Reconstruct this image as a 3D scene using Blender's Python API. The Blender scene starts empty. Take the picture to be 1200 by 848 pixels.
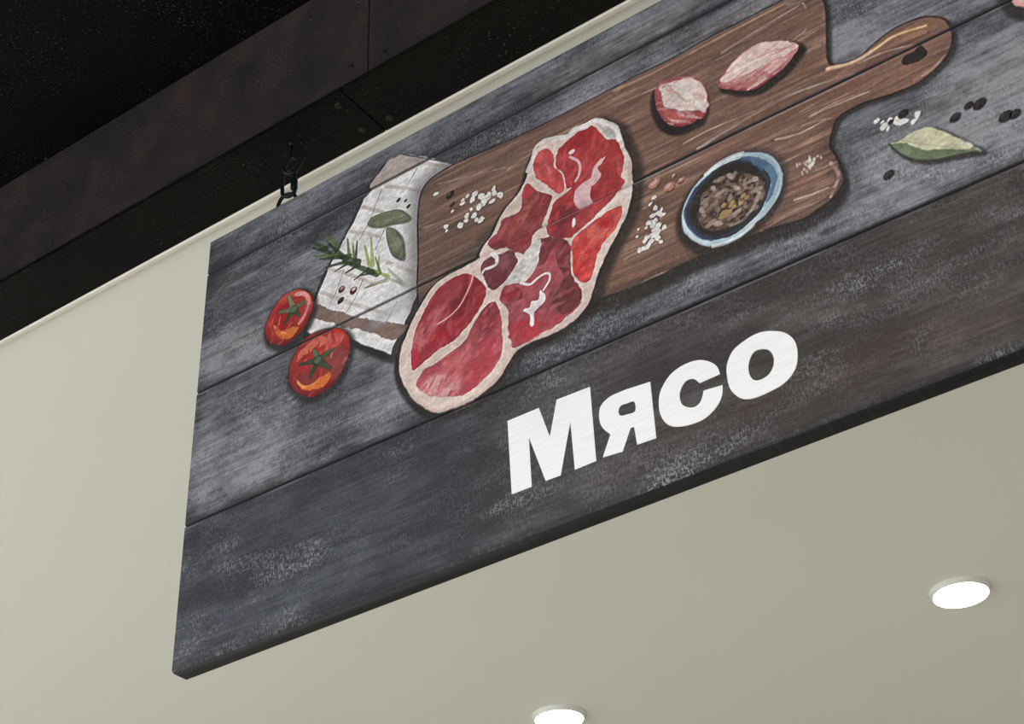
import bpy, bmesh, math, random
import numpy as np
from mathutils import Matrix, Vector
from mathutils.geometry import tessellate_polygon

random.seed(7)
SC = bpy.context.scene
COL = SC.collection

# ---------------------------------------------------------------- camera
cam_data = bpy.data.cameras.new('Camera')
cam_data.sensor_fit = 'HORIZONTAL'; cam_data.sensor_width = 36.0; cam_data.lens = 56.7313; cam_data.clip_start = 0.02
cam = bpy.data.objects.new('Camera', cam_data); COL.objects.link(cam)
cam.matrix_world = Matrix((
    (0.819700, 0.363244, 0.442883, 0.000000),
    (0.571365, -0.463976, -0.676955, 0.000000),
    (-0.040413, 0.807948, -0.587867, 1.600000),
    (0.000000, 0.000000, 0.000000, 1.000000),
))
SC.camera = cam
# ---------------------------------------------------------------- view
SC.view_settings.view_transform = 'Standard'
SC.view_settings.look = 'None'
SC.view_settings.gamma = 1.0
SC.view_settings.use_curve_mapping = False
SC.view_settings.exposure = 0.0
# ---------------------------------------------------------------- world: the bright street and shop front behind the viewer
WORLD = bpy.data.worlds.new('World'); SC.world = WORLD; WORLD.use_nodes = True
bg = WORLD.node_tree.nodes['Background']
bg.inputs[0].default_value = (0.97, 0.985, 1.0, 1)
bg.inputs[1].default_value = 2.0

# ---------------------------------------------------------------- helpers
def lin(c):
    c = np.asarray(c, float) / 255.0
    return np.where(c <= 0.04045, c / 12.92, ((c + 0.055) / 1.055) ** 2.4)

def tag(o, label=None, cat=None, group=None, kind=None):
    if label: o['label'] = label
    if cat: o['category'] = cat
    if group: o['group'] = group
    if kind: o['kind'] = kind
    return o

def link(name, me, mat=None, parent=None):
    o = bpy.data.objects.new(name, me); COL.objects.link(o)
    if mat is not None and me is not None: me.materials.append(mat)
    if parent is not None: o.parent = parent
    return o

def empty(name, loc):
    o = bpy.data.objects.new(name, None); COL.objects.link(o); o.location = loc
    o.empty_display_size = 0.05
    return o

def bm_obj(name, bm, mat, parent=None, smooth=False):
    me = bpy.data.meshes.new(name); bm.to_mesh(me); bm.free()
    if smooth:
        for p in me.polygons: p.use_smooth = True
    return link(name, me, mat, parent)

def box(bm, a, b, bevel=0.0):
    a, b = Vector(a), Vector(b)
    m = Matrix.Translation((a + b) / 2) @ Matrix.Diagonal((b.x - a.x, b.y - a.y, b.z - a.z, 1))
    r = bmesh.ops.create_cube(bm, size=1, matrix=m)
    if bevel:
        es = list({e for v in r['verts'] for e in v.link_edges})
        bmesh.ops.bevel(bm, geom=es, offset=bevel, segments=2, affect='EDGES', profile=0.6)

def lathe(bm, prof, n=64, cap=False):
    rings = []
    for r, z in prof:
        if r < 1e-6: rings.append([bm.verts.new((0, 0, z))])
        else: rings.append([bm.verts.new((r * math.cos(2 * math.pi * k / n), r * math.sin(2 * math.pi * k / n), z)) for k in range(n)])
    for A, B in zip(rings, rings[1:]):
        for k in range(n):
            q = [A[k % len(A)], A[(k + 1) % n % len(A)], B[(k + 1) % n % len(B)], B[k % len(B)]]
            q2 = []
            for v in q:
                if v not in q2: q2.append(v)
            if len(q2) > 2: bm.faces.new(q2)

def tube(bm, pts, rad, n=10, closed=False):
    pts = [Vector(p) for p in pts]; m = len(pts); rings = []
    ref = None
    for i, p in enumerate(pts):
        a = pts[i - 1] if (i > 0 or closed) else pts[0]
        b = pts[(i + 1) % m] if (i < m - 1 or closed) else pts[-1]
        t = (b - a).normalized()
        if ref is None: ref = t.orthogonal().normalized()
        ref = (ref - t * ref.dot(t)).normalized(); w = t.cross(ref)
        rr = rad[i] if isinstance(rad, (list, tuple)) else rad
        rings.append([bm.verts.new(p + (ref * math.cos(2 * math.pi * k / n) + w * math.sin(2 * math.pi * k / n)) * rr) for k in range(n)])
    for i in range(m if closed else m - 1):
        A, B = rings[i], rings[(i + 1) % m]
        off = 0
        if closed and i == m - 1:
            off = min(range(n), key=lambda s: (A[0].co - B[s].co).length)
        for k in range(n):
            bm.faces.new([A[k], A[(k + 1) % n], B[(k + 1 + off) % n], B[(k + off) % n]])
    if not closed:
        bm.faces.new(rings[0][::-1]); bm.faces.new(rings[-1])

class NT:
    def __init__(s, name):
        s.m = bpy.data.materials.new(name); s.m.use_nodes = True
        s.t = s.m.node_tree; s.b = s.t.nodes['Principled BSDF']
    def n(s, typ, **kw):
        x = s.t.nodes.new(typ)
        for k, v in kw.items(): setattr(x, k, v)
        return x
    def l(s, a, b): s.t.links.new(a, b)
    def noise(s, scale, detail=3, rough=.5, sc=(1, 1, 1), coord='Object'):
        tc = s.n('ShaderNodeTexCoord'); mp = s.n('ShaderNodeMapping'); mp.inputs['Scale'].default_value = sc
        s.l(tc.outputs[coord], mp.inputs['Vector'])
        x = s.n('ShaderNodeTexNoise'); x.inputs['Scale'].default_value = scale
        x.inputs['Detail'].default_value = detail; x.inputs['Roughness'].default_value = rough
        s.l(mp.outputs[0], x.inputs['Vector']); return x.outputs['Fac']
    def ramp(s, fac, stops):
        r = s.n('ShaderNodeValToRGB'); e = r.color_ramp.elements
        while len(e) < len(stops): e.new(0.5)
        for q, (p, c) in zip(e, stops):
            q.position = p; q.color = (*[float(v) for v in c], 1) if hasattr(c, '__len__') else (c, c, c, 1)
        s.l(fac, r.inputs[0]); return r.outputs['Color']
    def math(s, op, a, b, clamp=False):
        x = s.n('ShaderNodeMath', operation=op); x.use_clamp = clamp
        for i, v in enumerate((a, b)):
            if isinstance(v, (int, float)): x.inputs[i].default_value = v
            else: s.l(v, x.inputs[i])
        return x.outputs[0]
    def mix(s, fac, a, b, blend='MIX'):
        x = s.n('ShaderNodeMix', data_type='RGBA', blend_type=blend)
        for i, v in ((0, fac), (6, a), (7, b)):
            if isinstance(v, (int, float)): x.inputs[i].default_value = v
            elif hasattr(v, 'is_linked') or hasattr(v, 'links'): s.l(v, x.inputs[i])
            else: x.inputs[i].default_value = (*[float(q) for q in v], 1)
        return x.outputs[2]
    def bump(s, h, strength, dist):
        b = s.n('ShaderNodeBump'); b.inputs['Strength'].default_value = strength; b.inputs['Distance'].default_value = dist
        s.l(h, b.inputs['Height']); s.l(b.outputs[0], s.b.inputs['Normal'])
    def set(s, **kw):
        for k, v in kw.items():
            i = s.b.inputs[k]
            if hasattr(v, 'links'): s.l(v, i)
            elif hasattr(v, '__len__'): i.default_value = (*[float(q) for q in v], 1)
            else: i.default_value = v
        return s.m

# ---------------------------------------------------------------- materials
def m_ceiling():
    s = NT('satin_beige_ceiling')
    f = s.noise(1.3, 3)
    s.set(**{'Base Color': s.mix(f, lin((221, 219, 205)), lin((226, 224, 210))), 'Roughness': 0.42, 'Specular IOR Level': 0.35})
    s.bump(s.noise(900, 2), 0.06, 0.0004); return s.m
def m_plain(name, c, rough=.5, var=.06, scale=30, **kw):
    s = NT(name); c = np.asarray(lin(c))
    f = s.noise(scale, 4)
    s.set(**{'Base Color': s.mix(f, c * (1 - var), np.minimum(c * (1 + var), 1)), 'Roughness': rough, **kw}); return s.m
def m_speckled(name, base, blotch, speck, dens, rough, spec_scale=420, bscale=9, blotch_amt=.5):
    s = NT(name)
    b1 = s.ramp(s.noise(bscale, 6, .65), [(.38, 0), (.72, blotch_amt)])
    col = s.mix(b1, lin(base), lin(blotch))
    sp = s.ramp(s.noise(spec_scale, 2, .6), [(dens, 0), (min(dens + .06, 1), 1)])
    patch = s.ramp(s.noise(7, 4, .6), [(.36, 0), (.66, 1)])
    k = s.math('MULTIPLY', sp, patch)
    s.set(**{'Base Color': s.mix(k, col, lin(speck)), 'Roughness': rough, 'Specular IOR Level': 0.08})
    s.bump(s.noise(260, 4, .6), 0.35, 0.0015); return s.m
def m_metal(name, c, rough):
    s = NT(name); s.set(**{'Base Color': lin(c), 'Metallic': 0.85, 'Roughness': rough})
    s.bump(s.noise(700, 3), .15, .0003); return s.m
def m_emit(name, c, st):
    s = NT(name); s.set(**{'Base Color': (.9, .9, .85), 'Emission Color': c, 'Emission Strength': st}); return s.m
def m_paint():
    """hand-painted acrylic: hue from the colour attribute, alpha = how much bare weave the dry brush left"""
    s = NT('acrylic_paint')
    a = s.n('ShaderNodeVertexColor', layer_name='Paint')
    hatch = s.ramp(s.noise(1, 2, .6, (470, 1, 150)), [(.50, 0), (.64, 1)])
    cross = s.ramp(s.noise(1, 2, .6, (110, 1, 470)), [(.51, 0), (.66, 1)])
    patch = s.ramp(s.noise(1, 4, .6, (16, 1, 34)), [(.36, .15), (.60, 1)])
    k = s.math('MULTIPLY', s.math('ADD', hatch, s.math('MULTIPLY', cross, .75), True), patch)
    k = s.math('MULTIPLY', k, a.outputs['Alpha'])
    c2 = s.mix(s.math('MULTIPLY', k, .56), a.outputs['Color'], lin((186, 187, 192)))
    grain = s.noise(1, 3, .6, (30, 1, 520))
    g2 = s.ramp(grain, [(.3, .74), (.7, 1.20)])
    c3 = s.mix(s.math('MULTIPLY', a.outputs['Alpha'], .8), c2, s.mix(1.0, c2, g2, 'MULTIPLY'))
    s.set(**{'Base Color': c3, 'Roughness': .55, 'Specular IOR Level': .28})
    h = s.math('ADD', s.noise(1, 3, .6, (420, 1, 110)), s.math('MULTIPLY', grain, .8))
    s.bump(h, .30, .0006); return s.m
def m_letter():
    s = NT('white_lettering_paint')
    f = s.ramp(s.noise(1, 4, .6, (28, 1, 330)), [(.3, lin((237, 237, 234))), (.62, lin((246, 246, 244)))])
    s.set(**{'Base Color': f, 'Roughness': .5, 'Specular IOR Level': .3})
    s.bump(s.noise(1, 3, .6, (420, 1, 200)), .2, .0004); return s.m

M = dict(ceiling=m_ceiling(), trim=m_plain('warm_white_moulding', (226, 219, 206), .45),
         soffit=m_speckled('black_soffit_paint', (8, 8, 6), (19, 19, 14), (104, 98, 86), .655, .5, 300, 6, .8),
         fascia=m_speckled('dark_brown_fascia_paint', (38, 36, 38), (66, 54, 50), (120, 112, 110), .66, .55, 340, 13, .6),
         black=m_speckled('rough_black_ceiling', (2, 2, 2), (7, 7, 6), (92, 90, 87), .63, .6, 270, 4, .7),
         iron=m_metal('blackened_steel', (44, 48, 50), .42), screw=m_metal('painted_screw', (52, 46, 44), .6),
         bezel=m_plain('white_bezel', (225, 224, 214), .12), glow=m_emit('lamp_diffuser', (1, .985, .90), 16.0),
         floor=m_plain('pale_floor_tile', (205, 204, 201), .35, .08, 3), wall=m_plain('light_wall_paint', (190, 188, 182), .6),
         paint=m_paint(), letter=m_letter())

# ---------------------------------------------------------------- setting (metres; sign runs along X, depth is Y)
CZ = 1.6                                   # the viewer's eye height
BEAM_Z, BLACK_Z, CEIL_Z = CZ + 1.715, CZ + 1.967, CZ + 1.7235
def struct(name, bm, mat, label, cat):
    return tag(bm_obj(name, bm, mat), label, cat, None, 'structure')
bm = bmesh.new(); box(bm, (-4.8, -3, -.1), (6, 9, 0)); struct('floor', bm, M['floor'], 'pale tiled shop floor below the sign', 'floor')
bm = bmesh.new(); box(bm, (-4.8, 1.385, CEIL_Z), (6, 9, CEIL_Z + .08)); struct('ceiling', bm, M['ceiling'], 'smooth beige satin ceiling with round downlights', 'ceiling')
bm = bmesh.new(); box(bm, (-4.8, -3, BLACK_Z), (6, 1.279, BLACK_Z + .08)); struct('ceiling_black', bm, M['black'], 'rough black painted ceiling on the near side of the beam', 'ceiling')
bm = bmesh.new(); box(bm, (-4.8, 9, 0), (6, 9.1, BLACK_Z)); struct('wall_far', bm, M['wall'], 'light wall at the far end of the shop', 'wall')
bm = bmesh.new()                          # left wall: unseen wide opening added to brighten the ceiling, between piers, lintel above
box(bm, (-4.9, -3, 0), (-4.8, -2.0, BLACK_Z)); box(bm, (-4.9, 2.3, 0), (-4.8, 9, BLACK_Z)); box(bm, (-4.9, -2.0, 3.0), (-4.8, 2.3, BLACK_Z))
struct('wall_left', bm, M['wall'], 'light wall with a wide opening added for light on the left side of the shop', 'wall')
bm = bmesh.new(); box(bm, (6, -3, 0), (6.1, 9, BLACK_Z)); struct('wall_right', bm, M['wall'], 'light wall on the right side of the shop', 'wall')
# cornice strip between beam and beige ceiling: rounded bead
bm = bmesh.new()
prof = [(1.374, CEIL_Z - .001), (1.374, BEAM_Z + .001), (1.377, BEAM_Z - .0015), (1.384, BEAM_Z - .0005), (1.3885, BEAM_Z + .0025), (1.390, BEAM_Z + .0055), (1.390, CEIL_Z - .001)]
va = [bm.verts.new((-4.8, y, z)) for y, z in prof]; vb = [bm.verts.new((6, y, z)) for y, z in prof]
for i in range(len(prof)):
    j = (i + 1) % len(prof); bm.faces.new([va[i], va[j], vb[j], vb[i]])
bm.faces.new(va[::-1]); bm.faces.new(vb)
struct('trim_1', bm, M['trim'], 'narrow warm white moulding between black beam and beige ceiling', 'moulding')
# boxed beam: core + cladding boards + screws
bm = bmesh.new(); box(bm, (-4.8, 1.283, BEAM_Z + .010), (6, 1.372, BLACK_Z))
beam = tag(bm_obj('ceiling_beam', bm, M['soffit']), 'black boxed ceiling beam with brownish fascia above the sign', 'beam', None, 'structure')
SEAM_F, SEAM_S = -1.057, -1.104
xs = [-4.8] + [SEAM_F + d for d in (-1.75, 0, 1.2, 2.4, 3.6)] + [6]
for a, b in zip(xs, xs[1:]):
    bm = bmesh.new(); box(bm, (a + .0011, 1.272, BEAM_Z + .006), (b - .0011, 1.283, BLACK_Z - .004), .0012)
    bm_obj('fascia_panel', bm, M['fascia'], beam)
xs = [-4.8] + [SEAM_S + d for d in (-1.75, 0, 1.2, 2.4, 3.6)] + [6]
for a, b in zip(xs, xs[1:]):
    bm = bmesh.new(); box(bm, (a + .0011, 1.269, BEAM_Z), (b - .0011, 1.374, BEAM_Z + .010), .0012)
    bm_obj('soffit_panel', bm, M['soffit'], beam)
bm = bmesh.new(); lathe(bm, [(0, .0022), (.003, .0022), (.0052, .0012), (.0058, 0)], 16)
sm = bpy.data.meshes.new('screw_head'); bm.to_mesh(sm); bm.free(); sm.materials.append(M['screw'])
for kind, x, q in [('f', -1.027, 3.346), ('f', -1.090, 3.357), ('s', -1.127, 1.290), ('s', -1.082, 1.355), ('s', -1.131, 1.350)]:
    o = link('screw_head', sm, None, beam)
    if kind == 'f': o.location = (x, 1.272, q); o.rotation_euler = (math.pi / 2, 0, 0)
    else: o.location = (x, q, BEAM_Z); o.rotation_euler = (math.pi, 0, 0)

# ---------------------------------------------------------------- downlights
def downlight(x, y, z, label, watts, group='recessed round downlights'):
    t = tag(empty('downlight', (x, y, z)), label, 'downlight', group)
    bm = bmesh.new(); lathe(bm, [(.0720, 0), (.0718, -.0025), (.0695, -.0065), (.0672, -.0115), (.0655, -.0130), (.0635, -.0125), (.0628, -.0105), (.0625, .001)], 72)
    bm_obj('bezel', bm, M['bezel'], t, True)
    bm = bmesh.new(); lathe(bm, [(.0624, -.0110), (.056, -.0128), (.044, -.0148), (.030, -.0162), (.015, -.0170), (0, -.0172)], 64)
    bm_obj('diffuser', bm, M['glow'], t, True)
    L = bpy.data.lights.new('downlight_lamp', 'AREA'); L.shape = 'DISK'; L.size = .11; L.energy = watts; L.color = (1, .98, .94); L.spread = math.radians(150)
    o = bpy.data.objects.new('downlight_lamp', L); COL.objects.link(o); o.parent = t; o.location = (0, 0, -.019)
    return t
downlight(-.995, 3.361, CEIL_Z, 'lit round downlight below the right part of the sign', 11)
downlight(-2.097, 3.345, CEIL_Z, 'lit round downlight cut by the bottom edge of the picture', 11)
for x, y, lb in ((.107, 3.361, 'first in its row to the right of the picture'), (-3.20, 3.345, 'first in its row to the left of the picture'), (-2.097, 5.6, 'far row, nearer the added opening'), (-.6, 5.6, 'far row, farther from the added opening')):
    downlight(x, y, CEIL_Z, 'round downlight in beige ceiling, ' + lb, 11)
for x, lb in ((-1.9, 'left'), (-.2, 'right')):  # unseen lamps behind the viewer, added to light the sign's front
    downlight(x, -.9, BLACK_Z, 'unseen round downlight added in the black ceiling to light the ' + lb + ' half of the sign', 22, 'added downlights in the black ceiling')
DATA = {
  'board': [(389.6, 420.9), (391.5, 474.3), (391.2, 533.5), (395.2, 573.9), (404.0, 592.1), (422.9, 600.2), (452.9, 601.9), (481.1, 599.8), (510.3, 597.0), (539.1, 594.2), (571.6, 592.0), (609.1, 591.3), (652.5, 591.2), (704.1, 591.7), (748.3, 591.6), (791.5, 590.0), (842.8, 593.2), (887.8, 592.3), (928.6, 592.2), (957.0, 590.9), (978.0, 580.9), (988.7, 564.6), (990.1, 540.1), (981.3, 482.5), (979.7, 466.6), (984.0, 454.1), (1003.1, 447.5), (1019.3, 446.8), (1039.4, 456.0), (1058.1, 461.8), (1075.8, 462.6), (1093.6, 459.4), (1105.5, 453.0), (1116.3, 442.4), (1120.5, 426.7), (1118.6, 407.5), (1110.7, 392.1), (1098.8, 382.5), (1084.6, 375.7), (1070.8, 371.7), (1050.2, 373.5), (1030.5, 376.4), (1013.8, 380.0), (996.2, 380.1), (984.6, 379.1), (974.2, 373.5), (966.0, 358.7), (961.3, 340.6), (964.9, 325.7), (967.3, 310.3), (968.8, 295.6), (968.2, 286.0), (960.4, 276.6), (949.9, 268.8), (932.8, 264.5), (914.7, 260.7), (877.1, 267.0), (828.4, 270.1), (777.2, 272.6), (737.9, 271.2), (697.9, 270.9), (656.4, 276.0), (592.0, 277.6), (479.9, 281.0), (415.9, 336.8), (394.9, 387.6)],
  'hole': [(1061.0, 412.5), (1067.4, 417.2), (1076.2, 417.4), (1085.8, 421.4), (1090.3, 411.2), (1089.9, 404.2), (1081.6, 400.8), (1070.9, 401.8), (1062.9, 405.4)],
  'steak': [(672.9, 556.3), (686.9, 541.9), (700.3, 526.6), (705.0, 511.1), (709.2, 489.4), (714.8, 467.6), (715.8, 440.7), (713.0, 412.8), (707.5, 392.6), (698.1, 373.4), (681.9, 351.9), (665.8, 329.2), (653.1, 307.0), (643.3, 282.3), (628.4, 266.7), (605.8, 257.2), (580.8, 256.3), (555.3, 257.9), (536.1, 253.5), (522.3, 240.2), (509.3, 226.4), (489.0, 216.3), (463.2, 211.3), (436.8, 212.6), (416.6, 216.2), (399.9, 228.3), (380.0, 253.3), (364.4, 283.4), (358.4, 310.1), (361.0, 333.2), (370.0, 354.1), (382.4, 376.2), (398.7, 396.9), (417.1, 414.4), (441.7, 419.0), (466.0, 420.0), (483.5, 421.8), (494.3, 438.8), (508.5, 449.9), (520.0, 469.5), (533.9, 484.4), (551.8, 497.2), (564.7, 516.3), (569.5, 529.4), (579.2, 551.2), (593.5, 560.1), (617.1, 554.2), (629.9, 550.3), (640.7, 555.9), (657.6, 557.9)],
  'mus': {'m1': [(380.2, 295.2), (378.6, 325.1), (385.9, 356.8), (400.3, 381.9), (418.2, 402.0), (441.3, 410.5), (462.2, 408.4), (474.1, 401.4), (485.7, 388.5), (495.2, 369.6), (492.9, 353.2), (482.3, 339.2), (464.9, 323.3), (442.5, 311.4), (418.4, 307.0), (397.6, 299.4)], 'm2': [(504.3, 344.2), (513.6, 327.6), (517.1, 295.4), (515.8, 266.0), (506.8, 247.0), (486.8, 233.1), (460.3, 225.2), (437.2, 230.3), (414.0, 240.3), (392.1, 258.0), (387.0, 273.6), (397.5, 285.9), (418.2, 290.1), (442.1, 296.2), (462.6, 303.8), (473.2, 319.4), (487.2, 336.8)], 'm3': [(576.0, 406.8), (594.7, 399.7), (615.2, 387.8), (621.2, 374.4), (622.0, 353.8), (620.2, 329.7), (629.6, 303.0), (631.6, 285.0), (625.2, 276.1), (613.6, 272.0), (597.3, 265.4), (581.2, 264.6), (560.4, 263.5), (534.6, 258.7), (527.1, 274.1), (525.7, 294.2), (526.9, 313.3), (525.8, 321.3), (517.0, 338.0), (516.2, 348.5), (522.7, 357.9), (537.1, 355.9), (553.6, 350.3), (566.0, 359.3), (573.8, 370.6), (576.7, 387.1)], 'm4': [(488.2, 404.7), (495.5, 412.9), (508.0, 414.4), (522.8, 412.1), (535.0, 411.1), (543.9, 393.5), (542.2, 384.1), (533.1, 373.2), (523.1, 365.4), (507.0, 359.3), (498.9, 372.2), (492.1, 388.5)], 'm5': [(519.4, 456.9), (523.8, 466.0), (539.6, 464.8), (552.8, 466.7), (556.8, 478.9), (556.4, 491.7), (564.8, 506.0), (576.1, 491.4), (583.7, 481.1), (598.4, 468.7), (600.4, 460.5), (592.5, 443.5), (585.2, 428.2), (579.4, 422.5), (568.2, 416.1), (566.3, 405.8), (556.0, 393.9), (539.3, 406.3), (528.1, 417.2), (510.9, 424.6), (502.5, 433.1), (502.2, 441.8), (507.0, 445.4), (516.3, 447.2)], 'm6': [(576.6, 519.0), (576.2, 531.6), (583.6, 544.7), (594.9, 550.1), (605.2, 539.7), (608.5, 523.1), (608.6, 508.3), (617.2, 493.8), (619.5, 480.5), (619.4, 463.9), (610.9, 463.8), (601.0, 476.3), (589.3, 494.9), (579.2, 507.8)], 'm7': [(610.3, 524.5), (614.8, 536.7), (622.6, 539.6), (633.9, 545.5), (644.9, 548.9), (657.6, 546.4), (666.2, 547.5), (673.8, 536.9), (681.0, 522.8), (686.4, 512.3), (698.3, 505.4), (703.1, 490.5), (707.2, 469.1), (703.8, 454.6), (701.0, 442.1), (703.6, 431.4), (698.0, 425.2), (690.2, 418.0), (675.1, 407.9), (664.5, 403.3), (653.8, 397.6), (645.4, 394.1), (632.5, 387.3), (619.9, 384.8), (604.0, 394.2), (590.3, 409.4), (591.0, 427.5), (596.4, 438.6), (603.8, 453.5), (616.8, 458.1), (629.9, 462.8), (622.0, 464.8), (621.1, 482.0), (617.4, 496.1), (609.7, 508.9)], 'm8': [(623.6, 375.7), (630.2, 385.1), (648.1, 391.1), (664.6, 395.2), (680.9, 398.0), (693.5, 398.9), (697.0, 393.1), (695.5, 383.8), (684.8, 366.6), (668.0, 355.3), (657.4, 338.2), (651.5, 321.5), (643.6, 308.3), (634.7, 309.7), (622.4, 328.6), (622.4, 353.6)]},
  'dk3': [(578.4, 405.6), (615.2, 387.8), (619.9, 372.6), (620.5, 349.5), (620.2, 329.7), (629.6, 303.0), (630.5, 285.6), (618.5, 276.9), (604.9, 276.2), (592.5, 296.6), (592.4, 311.4), (603.4, 320.7), (608.9, 332.9), (601.1, 354.3), (600.5, 380.0), (593.3, 378.6), (585.5, 367.3), (576.0, 367.0)],
  'rd3': [(527.1, 298.5), (555.3, 295.0), (577.3, 274.9), (595.7, 275.8), (606.9, 272.9), (581.2, 264.6), (534.7, 261.0), (526.2, 279.4)],
  'dl3': [(517.4, 347.9), (527.4, 354.4), (546.1, 343.9), (548.9, 330.0), (535.7, 327.7), (521.7, 335.7)],
  'fatA': [(580.7, 404.4), (577.2, 386.8), (573.8, 370.6), (563.7, 360.5), (549.1, 355.1), (537.2, 358.4), (522.9, 361.7), (530.5, 369.4), (543.4, 383.5), (558.6, 396.4), (568.6, 404.2)],
  'wh3': [(575.9, 326.8), (581.1, 316.9), (579.4, 307.9), (569.7, 302.7), (564.8, 297.7), (562.7, 281.7), (557.9, 280.3), (557.7, 296.2), (551.1, 304.3), (547.7, 307.1), (550.3, 310.8), (558.4, 308.2), (561.2, 316.7), (570.5, 314.6), (573.5, 325.5)],
  'wl3': [(547.7, 352.0), (560.3, 343.2), (572.4, 347.3), (582.0, 348.8), (589.2, 345.2), (588.2, 335.7), (579.3, 325.2)],
  'wl4': [(507.0, 420.2), (514.0, 408.7), (512.3, 399.1), (502.4, 398.4), (495.0, 399.5), (491.1, 395.5)],
  'pale7': [(682.6, 486.0), (674.9, 476.8), (669.4, 472.8), (672.7, 462.6), (668.8, 453.1), (657.9, 447.3), (654.8, 435.0), (656.1, 425.1), (639.4, 423.7), (633.7, 430.2), (632.3, 445.0), (635.6, 454.9), (646.5, 460.7), (659.2, 463.1), (664.5, 476.7), (675.6, 484.8)],
  'wl7': [(631.5, 513.6), (641.3, 501.9), (644.6, 490.4), (641.9, 477.5), (636.8, 470.4)],
  'silver': [(676.4, 542.7), (690.0, 529.7), (701.3, 515.8), (698.4, 506.5), (686.7, 515.8)],
  'rim': [(567.1, 526.8), (575.7, 541.8), (582.2, 558.0), (595.7, 562.7), (615.1, 556.4), (629.9, 550.8), (641.1, 556.1), (658.1, 553.6), (671.1, 554.6), (686.8, 540.3), (700.0, 523.9), (703.2, 502.5)],
  'fl8': [(653.6, 394.3), (668.5, 402.3), (685.3, 409.2), (698.1, 416.0), (708.1, 415.1)],
  'fl1': [(477.7, 405.7), (473.7, 389.0), (457.5, 363.3), (440.0, 352.4), (419.1, 348.2)],
  'towel': [(365.5, 672.5), (339.1, 673.5), (324.0, 659.7), (308.9, 648.0), (310.6, 634.3), (297.1, 625.8), (282.3, 599.1), (264.7, 572.6), (235.5, 531.0), (217.8, 494.7), (211.7, 478.5), (208.0, 458.3), (199.8, 438.9), (221.5, 421.6), (254.2, 414.9), (275.1, 396.0), (302.9, 370.0), (345.2, 336.2), (350.7, 350.8), (364.5, 367.6), (378.4, 394.1), (389.6, 420.9), (390.2, 488.1), (390.7, 558.0), (398.1, 583.0), (412.8, 598.1), (434.4, 601.5), (455.8, 601.1), (413.3, 637.1), (387.0, 656.9)],
  'flap': [(365.5, 670.4), (339.1, 673.4), (324.0, 659.7), (308.9, 648.0), (311.0, 634.9), (339.3, 633.1), (391.3, 633.7), (402.4, 639.3)],
  'tband': [(214.8, 478.8), (238.5, 460.5), (291.5, 421.6), (325.7, 397.1), (371.9, 370.5), (358.9, 357.2), (339.2, 363.1), (302.2, 393.3), (260.7, 419.4), (232.1, 443.0), (209.4, 460.6)],
  'tstripes': [[(335.6, 627.3), (365.4, 608.8), (394.5, 585.8)], [(294.2, 612.3), (317.2, 594.1), (335.9, 578.2)], [(272.2, 579.2), (302.7, 559.3), (325.2, 541.9)], [(236.1, 531.7), (272.4, 502.9), (311.2, 469.7)], [(221.1, 498.4), (273.6, 453.8), (338.9, 404.0)], [(338.4, 490.7), (365.5, 466.7), (385.4, 449.9)], [(398.7, 637.5), (427.5, 615.2), (448.7, 603.2)]],
  'tlines': [[(327.6, 626.0), (306.2, 578.5), (288.9, 554.9)], [(333.8, 551.2), (319.2, 525.0)], [(263.3, 516.3), (251.8, 485.1), (236.7, 461.3)], [(297.3, 481.8), (284.0, 455.7), (267.1, 437.2)], [(355.5, 416.0), (337.4, 391.6)], [(355.0, 652.3), (343.8, 638.6)], [(389.4, 630.8), (365.4, 601.0)], [(336.1, 555.1), (318.0, 523.0)]],
  'tom1': [(183.6, 520.1), (198.7, 509.0), (208.0, 494.6), (208.7, 477.5), (203.7, 460.5), (192.9, 446.4), (176.2, 437.7), (159.0, 436.1), (141.0, 445.8), (128.3, 459.8), (124.2, 478.5), (127.6, 493.7), (137.1, 509.1), (151.1, 522.2), (168.8, 523.7)],
  'tom2': [(255.9, 418.3), (270.0, 405.0), (275.9, 389.0), (275.1, 368.4), (267.4, 351.1), (255.7, 335.8), (239.7, 327.4), (220.6, 325.4), (203.9, 331.4), (186.5, 346.6), (175.8, 363.0), (172.6, 380.2), (175.4, 397.6), (183.2, 412.9), (193.9, 426.9), (210.7, 429.9), (233.3, 427.5)],
  't1hi': [(178.7, 514.0), (193.0, 508.2), (201.7, 494.9), (202.2, 482.0), (194.8, 467.5), (186.5, 460.4)],
  't1or': [(137.2, 482.2), (142.7, 465.7), (156.9, 447.2), (173.0, 443.3), (184.6, 453.0), (175.0, 460.3), (164.9, 458.9), (150.1, 463.0)],
  't1cal': [[(174.9, 489.5), (164.7, 517.1)], [(174.9, 489.5), (194.2, 494.3)], [(174.9, 489.5), (149.6, 496.8)], [(174.9, 489.5), (159.8, 472.4)], [(174.9, 489.5), (186.5, 472.8)]],
  't2hi': [(186.3, 395.9), (189.1, 407.5), (202.8, 417.3), (225.3, 417.7), (245.0, 414.0), (255.1, 400.0), (237.0, 404.3), (214.6, 403.9), (197.9, 400.8)],
  't2or': [(186.0, 367.7), (194.5, 354.9), (211.5, 347.4), (227.9, 350.6), (241.5, 353.6), (245.9, 345.2), (236.6, 336.4), (214.7, 336.5), (194.9, 346.4)],
  't2cal': [[(222.5, 381.7), (214.7, 401.7)], [(222.5, 381.7), (249.1, 387.6)], [(222.5, 381.7), (192.3, 388.2)], [(222.5, 381.7), (210.4, 359.6)], [(222.5, 381.7), (244.6, 358.2)]],
  't1c': [(159.5, 478.7), (140.5, 452.8), (193.9, 487.4)],
  't2c': [(246.3, 373.6), (199.3, 371.0), (266.2, 396.2)],
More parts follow.
